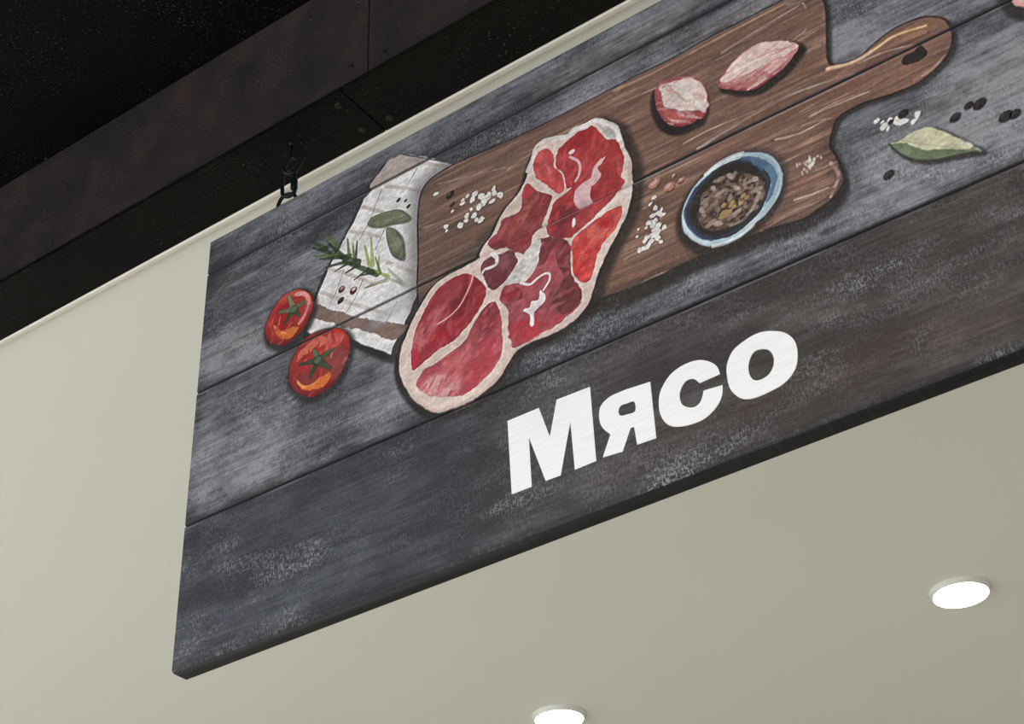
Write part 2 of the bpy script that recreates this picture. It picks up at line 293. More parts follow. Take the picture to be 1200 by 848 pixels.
  'ros': [([(198.0, 600.3), (230.3, 570.0)], 0, 4.5), ([(207.2, 567.5), (246.3, 551.0)], 1, 4.0), ([(223.3, 602.8), (253.6, 559.9)], 1, 4.0), ([(233.9, 577.8), (261.8, 538.5)], 0, 5.0), ([(219.3, 556.4), (273.2, 534.6)], 0, 5.0), ([(227.7, 536.8), (265.9, 527.8)], 0, 4.0), ([(268.6, 567.5), (272.1, 533.3)], 1, 3.5), ([(285.9, 554.7), (283.6, 523.7)], 0, 3.5), ([(278.4, 554.8), (280.8, 528.9)], 1, 3.0), ([(310.3, 549.7), (313.6, 497.3)], 2, 4.0), ([(299.3, 540.2), (308.0, 500.1)], 2, 3.5), ([(324.4, 508.5), (322.9, 479.8)], 2, 3.0), ([(247.2, 520.6), (267.9, 523.0)], 0, 3.0), ([(266.4, 508.0), (290.5, 510.8)], 0, 3.5), ([(281.7, 488.5), (305.5, 495.1)], 0, 3.5), ([(292.8, 490.4), (316.6, 484.7)], 0, 3.5), ([(262.0, 530.9), (322.2, 478.3)], 0, 6.0), ([(250.2, 546.3), (288.6, 515.5)], 0, 7.0), ([(318.5, 485.7), (340.3, 464.9)], 2, 3.5), ([(300.5, 465.3), (336.7, 461.3)], 1, 3.5), ([(340.2, 478.4), (361.7, 446.0)], 3, 3.5), ([(336.7, 465.6), (372.3, 433.7)], 3, 3.5), ([(318.2, 509.9), (327.6, 477.4)], 1, 2.5), ([(204.5, 585.2), (238.4, 558.1)], 0, 4.0), ([(311.4, 467.2), (340.3, 459.5)], 3, 4.0)],
  'leaf1': [(304.3, 573.8), (309.8, 584.5), (332.2, 582.2), (358.1, 573.3), (372.6, 556.7), (378.0, 546.2), (369.0, 545.3), (347.1, 553.1), (325.0, 559.1)],
  'leaf2': [(336.1, 551.3), (350.8, 541.7), (363.5, 520.0), (367.1, 497.8), (365.3, 481.1), (347.3, 498.7), (339.2, 523.3)],
  'leaf3': [(1026.2, 306.7), (1038.7, 304.9), (1054.3, 308.1), (1064.7, 307.4), (1076.2, 301.4), (1087.7, 287.1), (1098.8, 271.3), (1109.6, 255.7), (1116.4, 245.3), (1103.9, 248.0), (1084.9, 254.2), (1065.6, 260.5), (1048.9, 270.8), (1036.8, 284.4), (1030.6, 296.1)],
  'leaf3top': [(1027.3, 306.7), (1038.7, 304.9), (1054.3, 308.1), (1064.7, 307.4), (1076.2, 301.4), (1087.7, 287.1), (1098.8, 271.3), (1109.6, 255.7), (1101.3, 254.7), (1087.1, 264.8), (1068.3, 273.8), (1053.9, 285.3), (1043.5, 296.7)],
  'bowl': [(873.3, 382.9), (887.0, 373.0), (896.6, 359.4), (901.3, 341.8), (901.3, 325.9), (896.5, 310.9), (887.3, 298.5), (874.3, 288.1), (858.5, 281.1), (841.2, 274.9), (822.8, 273.9), (806.6, 277.5), (794.0, 285.0), (782.1, 298.9), (773.8, 316.0), (771.8, 331.0), (774.9, 347.3), (782.7, 361.3), (794.9, 375.0), (810.0, 384.0), (826.4, 390.2), (843.9, 391.6), (858.9, 389.1)],
  'bowlin': [(870.3, 373.5), (881.0, 355.2), (887.5, 337.6), (886.3, 324.4), (877.0, 306.0), (867.0, 293.9), (850.9, 285.1), (835.3, 279.9), (820.4, 280.9), (806.0, 286.5), (793.8, 296.7), (783.8, 312.7), (778.6, 327.3), (778.0, 343.7), (783.7, 354.7), (796.0, 370.3), (811.2, 380.2), (827.5, 385.5), (842.9, 384.9), (857.9, 381.6)],
  'bowldk': [(863.2, 371.4), (874.4, 355.9), (880.3, 339.6), (880.0, 325.9), (871.7, 308.9), (859.3, 298.0), (845.0, 290.2), (831.2, 286.8), (819.5, 286.3), (806.7, 291.9), (795.4, 302.7), (787.7, 316.6), (784.2, 330.3), (785.0, 343.9), (790.7, 354.9), (800.9, 367.6), (816.0, 376.6), (830.5, 381.7), (845.7, 380.3)],
  'bowlblue': [(870.7, 376.3), (884.2, 365.5), (893.2, 348.3), (895.3, 329.3), (889.8, 314.6), (880.0, 304.4), (874.4, 299.6), (885.3, 323.0), (887.5, 337.6), (880.9, 354.3), (869.9, 365.5)],
  'pile': [(797.4, 339.2), (802.8, 354.4), (816.0, 363.3), (832.2, 368.5), (847.3, 367.1), (861.2, 357.3), (872.7, 343.9), (877.2, 329.5), (876.8, 315.9), (866.8, 303.8), (849.1, 295.8), (830.5, 294.0), (815.7, 296.0), (800.3, 308.0), (794.5, 322.9)],
  'pilestroke': [(871.0, 321.0), (864.2, 309.0), (852.7, 297.7), (842.2, 293.6), (830.7, 295.4)],
  'mustard': [(825.7, 314.1), (833.4, 314.9), (826.6, 327.0), (838.9, 318.4), (837.4, 325.6), (847.7, 319.0), (852.0, 327.9), (855.5, 323.2), (835.2, 321.8)],
  'pilelight': [(840.8, 308.0), (830.6, 306.6), (816.9, 305.1), (807.4, 310.1), (836.0, 334.2), (845.7, 342.9), (824.1, 346.7), (817.6, 336.3), (869.3, 343.8), (862.6, 343.5), (845.2, 364.3), (840.1, 364.1), (870.2, 327.4), (872.0, 316.6), (817.1, 358.6), (825.0, 366.4), (806.6, 344.2), (799.3, 334.2)],
  'garlic1': [(787.8, 557.6), (806.4, 547.7), (821.3, 533.1), (828.3, 511.8), (828.1, 488.4), (820.6, 473.0), (811.0, 472.1), (797.3, 472.0), (781.4, 478.1), (767.9, 494.5), (760.4, 515.9), (758.5, 537.6), (761.9, 556.2), (773.9, 561.0)],
  'g1in': [(769.5, 551.6), (781.6, 552.8), (800.7, 547.1), (816.2, 536.3), (826.2, 516.5), (826.8, 489.2), (820.3, 481.1), (802.5, 492.2), (781.8, 505.7), (768.5, 524.6)],
  'g1st': [(767.6, 516.6), (788.8, 493.7), (807.0, 484.4), (821.3, 478.5), (813.8, 473.1), (792.3, 476.6), (774.6, 491.2)],
  'garlic2': [(843.5, 512.5), (850.2, 521.9), (865.3, 532.8), (882.8, 542.2), (901.9, 543.6), (919.5, 536.5), (938.8, 524.6), (950.6, 508.5), (942.3, 497.1), (927.6, 486.5), (911.0, 480.4), (892.0, 475.7), (874.3, 481.7), (857.2, 493.9), (845.2, 504.7)],
  'g2in': [(848.1, 516.4), (865.0, 531.3), (882.5, 539.6), (901.5, 541.1), (919.3, 534.7), (938.5, 522.5), (949.3, 508.7), (938.4, 505.6), (917.1, 503.2), (890.7, 503.2), (869.5, 504.7), (853.7, 507.8)],
  'g2st': [[(853.5, 506.3), (890.7, 503.2), (936.1, 507.2)], [(898.7, 521.7), (919.7, 520.1), (944.3, 509.9)], [(848.0, 505.7), (868.0, 493.9), (893.7, 487.9)]],
  'bulb': [(1190.4, 423.7), (1191.8, 417.3), (1195.9, 410.5), (1200.4, 405.4), (1212.4, 396.6), (1227.9, 395.4), (1242.0, 415.0), (1238.1, 444.9), (1220.2, 468.8), (1199.2, 461.4), (1188.4, 444.1)],
  'salt1': [(420.9, 567.1, 2.92), (483.6, 531.5, 4.86), (479.8, 525.1, 3.89), (494.0, 523.1, 5.19), (500.8, 515.6, 6.49), (497.0, 510.0, 5.84), (514.2, 525.5, 2.92), (514.9, 517.4, 3.57), (523.3, 509.0, 4.54), (510.9, 505.1, 4.54), (504.4, 519.3, 3.89), (489.9, 508.1, 4.54), (477.5, 509.1, 2.92), (463.7, 526.1, 2.92), (463.9, 531.8, 1.95), (472.2, 535.0, 1.62), (470.2, 501.6, 3.89), (468.9, 494.6, 2.92), (482.4, 496.2, 4.54), (492.5, 483.2, 5.19), (485.0, 488.0, 2.92), (459.2, 491.1, 5.19), (437.2, 501.2, 3.24), (447.4, 522.6, 1.62), (437.8, 494.0, 1.62)],
  'salt2': [(740.9, 385.6, 2.92), (736.1, 378.8, 2.63), (740.6, 370.1, 4.09), (744.8, 358.6, 4.67), (736.8, 359.8, 2.92), (749.8, 354.4, 2.63), (738.6, 351.1, 4.09), (734.1, 347.3, 4.96), (729.1, 351.5, 3.5), (725.9, 347.0, 2.63), (741.6, 341.8, 4.38), (749.1, 336.3, 2.63), (738.1, 334.5, 5.25), (732.4, 331.4, 4.67), (725.7, 331.8, 3.5), (722.6, 328.8, 2.92), (738.5, 325.2, 4.67), (742.9, 316.8, 2.92), (730.2, 323.4, 4.09), (725.7, 319.6, 3.5), (713.5, 319.3, 2.34), (718.9, 318.6, 2.04), (712.9, 340.0, 2.34), (715.2, 349.5, 2.04), (748.0, 363.0, 2.63)],
  'salt3': [(1018.4, 345.7, 3.8), (1024.8, 333.5, 4.61), (1033.1, 336.9, 3.8), (1040.6, 331.0, 4.61), (1047.6, 328.3, 4.34), (1057.6, 322.3, 3.53), (1063.9, 329.6, 3.8), (1029.2, 328.1, 2.71), (1042.8, 336.7, 3.26), (1024.1, 340.9, 1.63)],
  'pepper': [(1117.3, 309.2, 5.97), (1128.6, 305.0, 8.14), (1100.8, 301.9, 7.05), (1149.5, 274.1, 8.14), (1159.3, 271.7, 6.78), (1049.2, 338.4, 6.51), (1033.8, 335.1, 3.53), (1018.5, 266.7, 7.05), (358.0, 590.7, 4.06), (369.8, 583.1, 2.81), (374.5, 570.2, 3.75), (259.4, 464.3, 5.94), (444.5, 552.2, 6.81), (447.7, 533.3, 4.22)],
  'redpepper': [(260.4, 482.5, 5.94), (281.0, 470.5, 6.25)],
  'pink': [(743.2, 406.5, 8.17), (761.5, 391.6, 7.59), (777.1, 392.8, 4.67), (769.5, 404.6, 3.5)],
  'hstroke': [(978.7, 452.3), (1002.9, 445.0), (1021.1, 444.5), (1037.6, 447.7), (1056.5, 452.4), (1074.1, 450.8), (1096.8, 445.3)],
  'hs2': [[(1079.1, 377.9), (1092.9, 382.1), (1107.7, 391.3)], [(1013.2, 438.5), (1046.7, 436.4), (1086.3, 424.0)], [(946.0, 396.0), (971.3, 395.4), (1018.1, 391.4)], [(935.4, 387.9), (955.6, 384.5), (970.6, 378.4)]],
  'bstrokes': [[(703.7, 587.0), (750.3, 582.8), (790.8, 583.7), (841.8, 584.5), (886.2, 585.3), (945.8, 585.7)], [(855.0, 558.4), (899.5, 564.2), (959.4, 571.2)], [(805.5, 428.0), (865.3, 436.5), (933.2, 440.5), (1005.8, 427.4)], [(901.9, 386.4), (930.9, 378.7), (963.5, 381.0)], [(788.7, 445.9), (824.2, 447.9), (881.9, 442.7)], [(701.4, 561.9), (736.2, 558.2), (776.1, 554.5)], [(910.6, 290.1), (929.6, 287.0), (949.9, 286.1)], [(908.5, 276.7), (927.4, 273.7), (945.6, 275.4)], [(958.9, 317.8), (964.6, 295.4), (951.1, 272.4)], [(537.2, 545.5), (586.3, 554.5), (640.9, 557.6)], [(426.7, 581.8), (481.2, 567.2), (544.3, 547.4)], [(396.2, 519.7), (429.1, 513.9), (457.9, 510.0)], [(938.1, 520.0), (957.1, 524.5), (962.8, 527.6)], [(948.7, 396.1), (976.3, 398.2), (1000.2, 396.2)], [(947.7, 580.9), (964.9, 572.7), (968.6, 559.8)]],
  'bdark': [[(660.8, 253.9), (691.3, 258.7), (719.7, 261.0)], [(434.5, 421.3), (469.9, 432.7), (501.8, 452.9)]],
  'borange': [[(671.4, 304.7), (689.5, 302.3), (723.7, 298.3)], [(672.9, 287.3), (694.0, 286.7), (717.5, 281.7)], [(699.5, 288.0), (731.6, 286.7), (778.3, 280.7)], [(916.8, 313.2), (933.1, 308.6), (947.1, 305.2)], [(728.2, 476.2), (742.3, 475.4)]],
  'bwhite': (935.4, 329.6),
  'tline': [(362.8, 673.0), (405.0, 640.6), (453.0, 603.1)],
  'letters': {'М': [[(518.6, 160.7), (562.5, 160.4), (574.9, 115.8), (587.2, 161.3), (632.3, 159.6), (632.3, 60.6), (604.4, 60.2), (603.2, 124.5), (585.6, 60.2), (565.6, 61.0), (546.7, 126.6), (546.8, 60.5), (519.7, 61.2)]], 'я': [[(708.8, 133.1), (708.5, 59.2), (684.7, 60.5), (683.1, 84.4), (678.8, 84.7), (666.2, 59.2), (640.9, 61.6), (653.0, 86.8), (644.7, 97.7), (640.7, 110.7), (643.2, 126.9), (654.8, 135.0), (673.5, 136.2), (691.8, 134.7)], [(686.3, 116.1), (686.5, 103.6), (675.9, 103.5), (667.6, 105.5), (665.7, 112.7), (669.6, 118.0), (677.3, 117.7)]], 'с': [[(792.6, 106.3), (790.0, 118.0), (780.9, 128.5), (767.7, 135.6), (750.0, 136.6), (733.2, 130.7), (720.9, 117.1), (716.6, 103.9), (716.5, 87.1), (722.9, 71.5), (734.3, 63.1), (751.3, 59.0), (768.6, 59.7), (783.4, 68.0), (791.4, 79.1), (793.7, 91.4), (771.2, 94.1), (766.3, 82.6), (758.8, 78.4), (750.5, 81.3), (743.6, 88.6), (742.2, 100.4), (746.1, 109.9), (752.8, 115.3), (761.4, 113.7), (767.4, 105.5)]], 'о': [[(857.3, 133.6), (872.6, 124.2), (881.8, 108.8), (882.1, 90.2), (876.4, 74.6), (863.3, 64.2), (846.3, 60.8), (826.3, 60.5), (812.1, 66.6), (802.3, 81.7), (800.3, 99.2), (802.4, 115.1), (812.3, 129.4), (830.4, 136.2), (844.3, 137.4)], [(844.5, 115.8), (852.1, 110.5), (855.6, 100.4), (854.0, 90.1), (847.8, 81.9), (837.4, 79.2), (829.5, 82.6), (825.8, 91.6), (826.3, 102.5), (830.4, 111.8), (836.2, 116.7)]]},
}
# ---------------------------------------------------------------- the hand-painted picture, laid on in brush strokes (mm on the board)
R = 1.1
SW, SH = 1402.0, 703.0
NU, NV = int(SW / R) + 2, int(SH / R) + 2
UU, VV = np.meshgrid(np.arange(NU) * R, np.arange(NV) * R)
rng = np.random.default_rng(11)

def vnoise(su, sv, seed, u=UU, v=VV):
    r = np.random.default_rng(seed); t = r.random((int(SH / sv) + 5, int(SW / su) + 5))
    x = np.clip(u / su, 0, t.shape[1] - 2.001); y = np.clip(v / sv, 0, t.shape[0] - 2.001)
    i = x.astype(int); j = y.astype(int); fx = x - i; fy = y - j
    fx = fx * fx * (3 - 2 * fx); fy = fy * fy * (3 - 2 * fy)
    return (t[j, i] * (1 - fx) + t[j, i + 1] * fx) * (1 - fy) + (t[j + 1, i] * (1 - fx) + t[j + 1, i + 1] * fx) * fy
def fbm(su, sv, seed, oct=3):
    s = 0; a = 1; tot = 0
    for k in range(oct):
        s = s + a * vnoise(su / 2 ** k, sv / 2 ** k, seed + 31 * k); tot += a; a *= .55
    return s / tot
def sstep(a, b, x):
    t = np.clip((x - a) / (b - a), 0, 1); return t * t * (3 - 2 * t)

N_edge = fbm(9, 9, 3, 2) - .5          # ragged brush edges
N_fine = fbm(7, 5, 5, 2) - .5
N_tiny = fbm(3.2, 3.2, 15, 2) - .5
N_mid = fbm(28, 20, 6, 3) - .5
N_str = fbm(90, 5, 8, 3) - .5          # long strokes along the boards
N_str2 = fbm(45, 2.6, 9, 2) - .5
C = np.zeros((NV, NU, 3)); WV = np.ones((NV, NU))

def smooth(P, sub=4, closed=True):
    P = np.asarray(P, float); n = len(P); out = []
    rngk = range(n) if closed else range(n - 1)
    for i in rngk:
        p0 = P[(i - 1) % n] if closed or i > 0 else P[i]; p1 = P[i]; p2 = P[(i + 1) % n]
        p3 = P[(i + 2) % n] if closed or i + 2 < n else P[i + 1]
        for k in range(sub):
            t = k / sub
            out.append(.5 * ((2 * p1) + (p2 - p0) * t + (2 * p0 - 5 * p1 + 4 * p2 - p3) * t * t + (3 * p1 - p0 - 3 * p2 + p3) * t ** 3))
    if not closed: out.append(P[-1])
    return np.array(out)
def window(P, pad):
    lo = P.min(0) - pad; hi = P.max(0) + pad
    i0 = max(0, int(lo[0] / R)); i1 = min(NU, int(hi[0] / R) + 2); j0 = max(0, int(lo[1] / R)); j1 = min(NV, int(hi[1] / R) + 2)
    return (slice(j0, max(j1, j0)), slice(i0, max(i1, i0)))
def sdf(P, pad=12, sm=True):
    """signed distance (mm, positive inside) on a window round polygon P"""
    P = smooth(P) if sm else np.asarray(P, float)
    w = window(P, pad); u = UU[w]; v = VV[w]
    d2 = np.full(u.shape, 1e9); ins = np.zeros(u.shape, bool)
    for a, b in zip(P, np.roll(P, -1, 0)):
        e = b - a; L = e @ e + 1e-12
        t = np.clip(((u - a[0]) * e[0] + (v - a[1]) * e[1]) / L, 0, 1)
        d2 = np.minimum(d2, (u - a[0] - t * e[0]) ** 2 + (v - a[1] - t * e[1]) ** 2)
        if a[1] != b[1]:
            c = ((a[1] > v) != (b[1] > v)) & (u < (b[0] - a[0]) * (v - a[1]) / (b[1] - a[1]) + a[0]); ins ^= c
    d = np.sqrt(d2); return w, np.where(ins, d, -d)
CLIP = [None]                          # when set, brush work stays inside this mask
def lay(w, m, col, weave=None):
    m = np.clip(m, 0, 1)
    if CLIP[0] is not None: m = m * CLIP[0][w]
    C[w] = C[w] * (1 - m[..., None]) + np.asarray(col, float) * m[..., None]
    if weave is not None: WV[w] = WV[w] * (1 - m) + weave * m
def vary(w, col, mid=14, fine=10, streak=0):
    k = N_mid[w] * mid * 2 + N_fine[w] * fine * 2 + N_str[w] * streak * 2
    return np.clip(np.asarray(col, float) * (1 + k[..., None] / 130.0), 0, 255)
def fill(P, col, soft=.8, rag=1.6, op=1.0, mid=14, fine=10, streak=0, weave=.12, sm=True, feather=0):
    w, d = sdf(P, 12 + feather, sm); dd = d + N_edge[w] * rag * 2
    m = sstep(-soft - feather, soft, dd) * op
    lay(w, m, vary(w, col, mid, fine, streak), weave); return w, d
def shade(P, du, dv, grow, soft, col=(36, 33, 31), op=.9):
    Q = np.asarray(P, float) + (du, dv)
    w, d = sdf(Q, grow + soft + 4); lay(w, sstep(-grow - soft, -grow + soft * .3, d) * op, col, .15)
def stroke(P, w0, w1, col, op=.9, bris=.5, sm=True, weave=.15, mid=10, soft=.9):
    Q = smooth(P, 6, False) if sm and len(P) > 2 else np.asarray(P, float)
    w = window(Q, max(w0, w1) + 4); u = UU[w]; v = VV[w]
    if u.size == 0: return w, np.zeros(u.shape)
    best = np.full(u.shape, 1e9); wd = np.zeros(u.shape); n = len(Q) - 1
    for k in range(n):
        a, b = Q[k], Q[k + 1]; e = b - a; L = e @ e + 1e-9
        t = np.clip(((u - a[0]) * e[0] + (v - a[1]) * e[1]) / L, 0, 1)
        d = np.hypot(u - a[0] - t * e[0], v - a[1] - t * e[1]); s = (k + t) / n
        ww = w0 + (w1 - w0) * s
        c = d - ww / 2 < best; best = np.where(c, d - ww / 2, best)
    dd = -best + N_edge[w] * 1.0
    m = sstep(-soft, soft, dd)
    if bris: m = m * np.clip(1 - bris * (1 + 3.2 * N_str2[w]), 0, 1) if bris < 1 else m
    lay(w, m * op, vary(w, col, mid, 8), weave); return w, dd
def blob(u0, v0, rx, ry, col, ang=0, op=1, soft=.8, feather=0, rag=.8, weave=.1, mid=8):
    P = np.array([[u0 - rx, v0 - rx], [u0 + rx, v0 + rx], [u0 - ry, v0 - ry], [u0 + ry, v0 + ry]]); w = window(P, 3 + feather * max(rx, ry))
    x = UU[w] - u0; y = VV[w] - v0; c, s = math.cos(ang), math.sin(ang)
    q = np.hypot((x * c + y * s) / rx, (-x * s + y * c) / ry); d = (1 - q) * min(rx, ry) + (N_edge[w] + .8 * N_tiny[w]) * rag
    m = sstep(-soft - feather * min(rx, ry), soft, d) * op
    lay(w, m, vary(w, col, mid, 8), weave); return w, d

def dabs(mask, n, cols, lng, wid, ang=0.0, jit=.5, op=.45, seed=1):
    """short flat brush dabs scattered inside a mask"""
    r = np.random.default_rng(seed); jj, ii = np.nonzero(mask); CLIP[0] = mask
    for k in range(n):
        q = r.integers(len(jj)); blob(ii[q] * R, jj[q] * R, lng * r.uniform(.5, 1.3), wid * r.uniform(.5, 1.3), cols[k % len(cols)], ang + r.normal() * jit, op * r.uniform(.6, 1.2), .6, 0, 2.2, None)
    CLIP[0] = None
GROOVES = (210.1, 424.8, 638.0)
# --- boards: dark slate wash with dry-brushed grey
dark = np.array((54, 55, 59.)); lite = np.array((142, 143, 149.))
n = .50 + 1.5 * (fbm(130, 55, 21, 4) - .5) + .55 * N_str + .45 * N_str2 + .55 * N_mid + .3 * N_fine
n = n + .14 * sstep(650, 1150, UU)
n = n + .10 * sstep(500, 60, UU) * sstep(640, 420, VV) * sstep(180, 330, VV)
gd = np.min([np.abs(VV - q) for q in GROOVES], 0)
n = n - .42 * np.exp(-(gd / 6) ** 2) - .22 * np.exp(-(gd / 22) ** 2)  # soft dark shading painted in beside the joints
n = n - .25 * np.exp(-(UU / 18) ** 2)
C[:] = dark + (lite - dark) * np.clip(n, 0, 1)[..., None]
low = VV < GROOVES[0]
n4 = np.clip(.16 + 1.2 * (fbm(150, 45, 41, 4) - .5) + .5 * N_str + .4 * N_str2 + .4 * N_mid, 0, 1)
n4 = n4 * (1 - .5 * np.exp(-(gd / 7) ** 2))
wl = sstep(250, 900, UU)[..., None]
c4 = (1 - wl) * np.array((50, 52, 58.)) + wl * np.array((60, 54, 52.))
l4 = (1 - wl) * np.array((96, 99, 106.)) + wl * np.array((104, 99, 96.))
C[low] = (c4 + (l4 - c4) * n4[..., None])[low]
C *= (1 - .35 * np.exp(-(VV / 7) ** 2))[..., None]
warm = sstep(.5, .75, fbm(220, 60, 77, 2))[..., None] * .35
C[:] = C * (1 - warm) + C * np.array((1.10, .99, .93)) * warm
WV[:] = np.clip(.35 + 1.5 * (fbm(120, 60, 51, 2) - .35), .15, 1)
WV[low] *= (.25 + .75 * sstep(.42, .62, fbm(180, 50, 58, 3)))[low]
WV[:] = WV * (1 - .6 * np.exp(-(gd / 6) ** 2))

D_ = DATA
MASK = {}
def full(w, m):
    z = np.zeros((NV, NU), bool); z[w] = m; return z
def keep(name, P, sm=True):
    w, d = sdf(P, 4, sm); MASK[name] = full(w, d > 0); return MASK[name]

# --- cloth
tw = D_['towel']
shade(tw, -5, -3, 1.5, 3, (32, 33, 36), .9); shade(tw, 3, -12, 2, 5, (44, 40, 38), .8)
fill(tw, (229, 225, 223), mid=12, fine=12, streak=6, weave=.25, sm=False); keep('towel', tw, False)
for s in D_['tstripes']: stroke(s, 6, 5, (176, 158, 151), .75, .25)
for s in D_['tlines']: stroke(s, 1.7, 1.3, (112, 100, 97), .85, .1)
dabs(MASK['towel'], 60, [(242, 240, 238), (206, 200, 200), (228, 222, 220)], 12, 4, .9, .5, .5, 5)
fill(D_['flap'], (168, 152, 145), .8, 2, .9, mid=16, fine=16)
fill(D_['tband'], (126, 102, 94), .8, 3, .95, mid=18, fine=14, streak=8)
w, d = sdf(tw, 4, False)
rs = sstep(96, 150, UU[w] + (VV[w] - 400) * .0 - 0) if False else None
edge = np.array(D_['board'][:6]); wb, db = sdf(D_['board'], 40)
tm = MASK['towel'][wb] * sstep(-34, -2, db) * .62
lay(wb, tm, (98, 94, 95))
blob(*D_['tstripes'][4][2], 22, 9, (168, 172, 180), .3, .5, 2, 1)
# --- cutting board
bd = D_['board']
shade(bd, 4, -6, 1, 5, (48, 43, 40), .88); CLIP[0] = (VV < 300) & (UU < 975); shade(bd, 0, -16, 2, 9, (46, 41, 38), .92); CLIP[0] = None; shade(bd, 0, 0, 2.0, 1.6, (38, 34, 32), .95)
w, d = sdf(bd, 4); keep('board', bd)
u, v = UU[w], VV[w]
base = np.array((122, 93, 80.)); colr = np.broadcast_to(base, u.shape + (3,)).copy()
lt = sstep(250, 640, u)[..., None]
colr = colr * lt + np.array((100, 83, 74.)) * (1 - lt)
ex = np.clip(N_str[w] * 1.9 + N_str2[w] * .9 + N_mid[w] * .5, -1, 1)[..., None]
colr = colr * (1 + .24 * ex)
colr = colr + np.clip(N_str[w] + .55 * N_str2[w] - .12, 0, 1)[..., None] * np.array((150, 128, 112.)) * .6
rd = np.clip((fbm(120, 26, 91, 2)[w] - .52) * 5, 0, 1)[..., None]
colr = colr * (1 - .3 * rd) + np.array((132, 92, 76.)) * .3 * rd
lower = sstep(24, 2, d) * sstep(430, 330, v + (u - 300) * .0)
colr = colr * (1 - .20 * lower[..., None])
lay(w, sstep(-.9, .9, d + N_edge[w]), colr, .16)
hm = MASK['board'] & (UU > 985); dabs(hm, 40, [(150, 106, 86), (140, 98, 82), (166, 122, 100), (120, 84, 70)], 26, 3.5, .05, .12, .55, 17)
dabs(MASK['board'], 150, [(136, 108, 94), (98, 76, 66), (150, 124, 110), (112, 82, 70)], 30, 2.4, .02, .08, .4, 8); dabs(MASK['board'] & (UU > 560), 50, [(176, 148, 132), (160, 124, 104), (190, 166, 152)], 22, 1.6, .02, .08, .5, 9)
for k, s in enumerate(D_['borange']): stroke(s, 9, 7, (156, 106, 80), .55, .5)
tone = [(206, 168, 134), (186, 160, 148), (204, 186, 174), (214, 184, 158), (196, 170, 152), (202, 178, 160), (206, 180, 162), (190, 164, 148), (206, 180, 168), (196, 172, 156), (172, 146, 130), (184, 160, 146), (196, 172, 160), (208, 178, 156), (218, 208, 202)]
wid = [5, 4.5, 4, 3.2, 3.4, 3, 3, 2.6, 5, 3, 2.6, 1.6, 3, 3, 1.8]
for s, t, q in zip(D_['bstrokes'], tone, wid): stroke(s, q, q * .7, t, .85, .45)
for s in D_['bdark']: stroke(s, 16, 26, (56, 49, 44), .55, .3, soft=6)
stroke(D_['hstroke'], 6.5, 4.5, (222, 178, 142), .95, .2); stroke(D_['hstroke'][3:], 11, 9, (160, 112, 62), .5, .3); stroke(D_['hstroke'], 2.6, 1.6, (240, 214, 184), .9, .2)
for s in D_['hs2']: stroke(s, 3, 2.2, (214, 188, 172), .8, .4)
r = np.random.default_rng(2)
for k in range(26): blob(D_['bwhite'][0] + r.normal() * 6, D_['bwhite'][1] + r.normal() * 5, r.uniform(.8, 1.3), r.uniform(1.5, 3.4), (222, 214, 208), .1, .75)
fill(D_['hole'], (44, 38, 34), .8, 1); keep('handle_hole', D_['hole'])
stroke(D_['tline'], 2.6, 2.2, (38, 38, 42), .9, .1)
# --- steak
st = D_['steak']
shade(st, -3, -5, 3, 5, (34, 31, 30), .93); shade(st, 9, -9, 3, 9, (44, 37, 33), .8); shade(st, 0, 0, 1.2, 1.2, (40, 32, 30), .8)
fill(st, (221, 199, 189), .8, 1.2, mid=12, fine=10, weave=.08); keep('steak', st)
w, d = sdf(st, 2)
lay(w, sstep(7, 0, d) * (d > 0) * sstep(330, 200, VV[w]) * .55, (176, 150, 140))
MC = dict(m1=(156, 56, 64), m2=(178, 84, 90), m3=(162, 82, 88), m4=(114, 60, 66), m5=(146, 70, 70), m6=(196, 84, 84), m7=(174, 64, 66), m8=(200, 80, 76))
MA = dict(m1=1.0, m2=.9, m3=.5, m4=.9, m5=.7, m6=2.0, m7=1.1, m8=1.0)
dabs(MASK['steak'], 70, [(236, 220, 210), (206, 180, 168), (226, 206, 198), (216, 188, 182)], 10, 4, .8, .6, .5, 12)
for k, P in D_['mus'].items():
    fill(P, MC[k], .6, 2.2, mid=20, fine=14, streak=0, weave=.05); keep(k, P)
def on(name, u0, v0, rx, ry, col, ang=0, op=.7, feather=1.0):
    CLIP[0] = MASK[name]; g = float(np.mean(col)); blob(u0, v0, rx, ry, [g + (q - g) * .9 for q in col], ang, op, 1, feather * .7, 5); CLIP[0] = None
def cen(P): return np.asarray(P, float).mean(0)
def bb(P): P = np.asarray(P, float); return P.min(0), P.max(0)
def onf(name, f, rx, ry, col, ang=0, op=.7, feather=1.0):
    lo, hi = bb(D_['mus'][name]); on(name, lo[0] + f[0] * (hi[0] - lo[0]), lo[1] + f[1] * (hi[1] - lo[1]), rx, ry, col, ang, op, feather)
onf('m1', (.25, .45), 14, 34, (214, 128, 130), -.9, .6); onf('m1', (.45, .35), 12, 26, (186, 28, 46), -.8, .7); onf('m1', (.70, .6), 14, 30, (122, 34, 40), -.9, .75)
onf('m1', (.55, .82), 14, 12, (168, 70, 78), .3, .6); onf('m1', (.06, .12), 6, 16, (196, 40, 58), .1, .7)
onf('m2', (.85, .85), 12, 26, (122, 42, 50), -.2, .8); onf('m2', (.55, .62), 20, 14, (146, 62, 66), -.6, .7); onf('m2', (.25, .22), 26, 14, (226, 168, 168), -.3, .85); onf('m2', (.75, .30), 16, 26, (188, 58, 72), -.6, .7); onf('m2', (.5, .42), 12, 20, (200, 110, 112), -.8, .5)
fill(D_['dk3'], (106, 52, 56), .9, 2, .9, weave=.05); fill(D_['rd3'], (184, 54, 62), 2, 4, .75, weave=.05); fill(D_['dl3'], (140, 42, 50), 1, 3, .9, weave=.05)
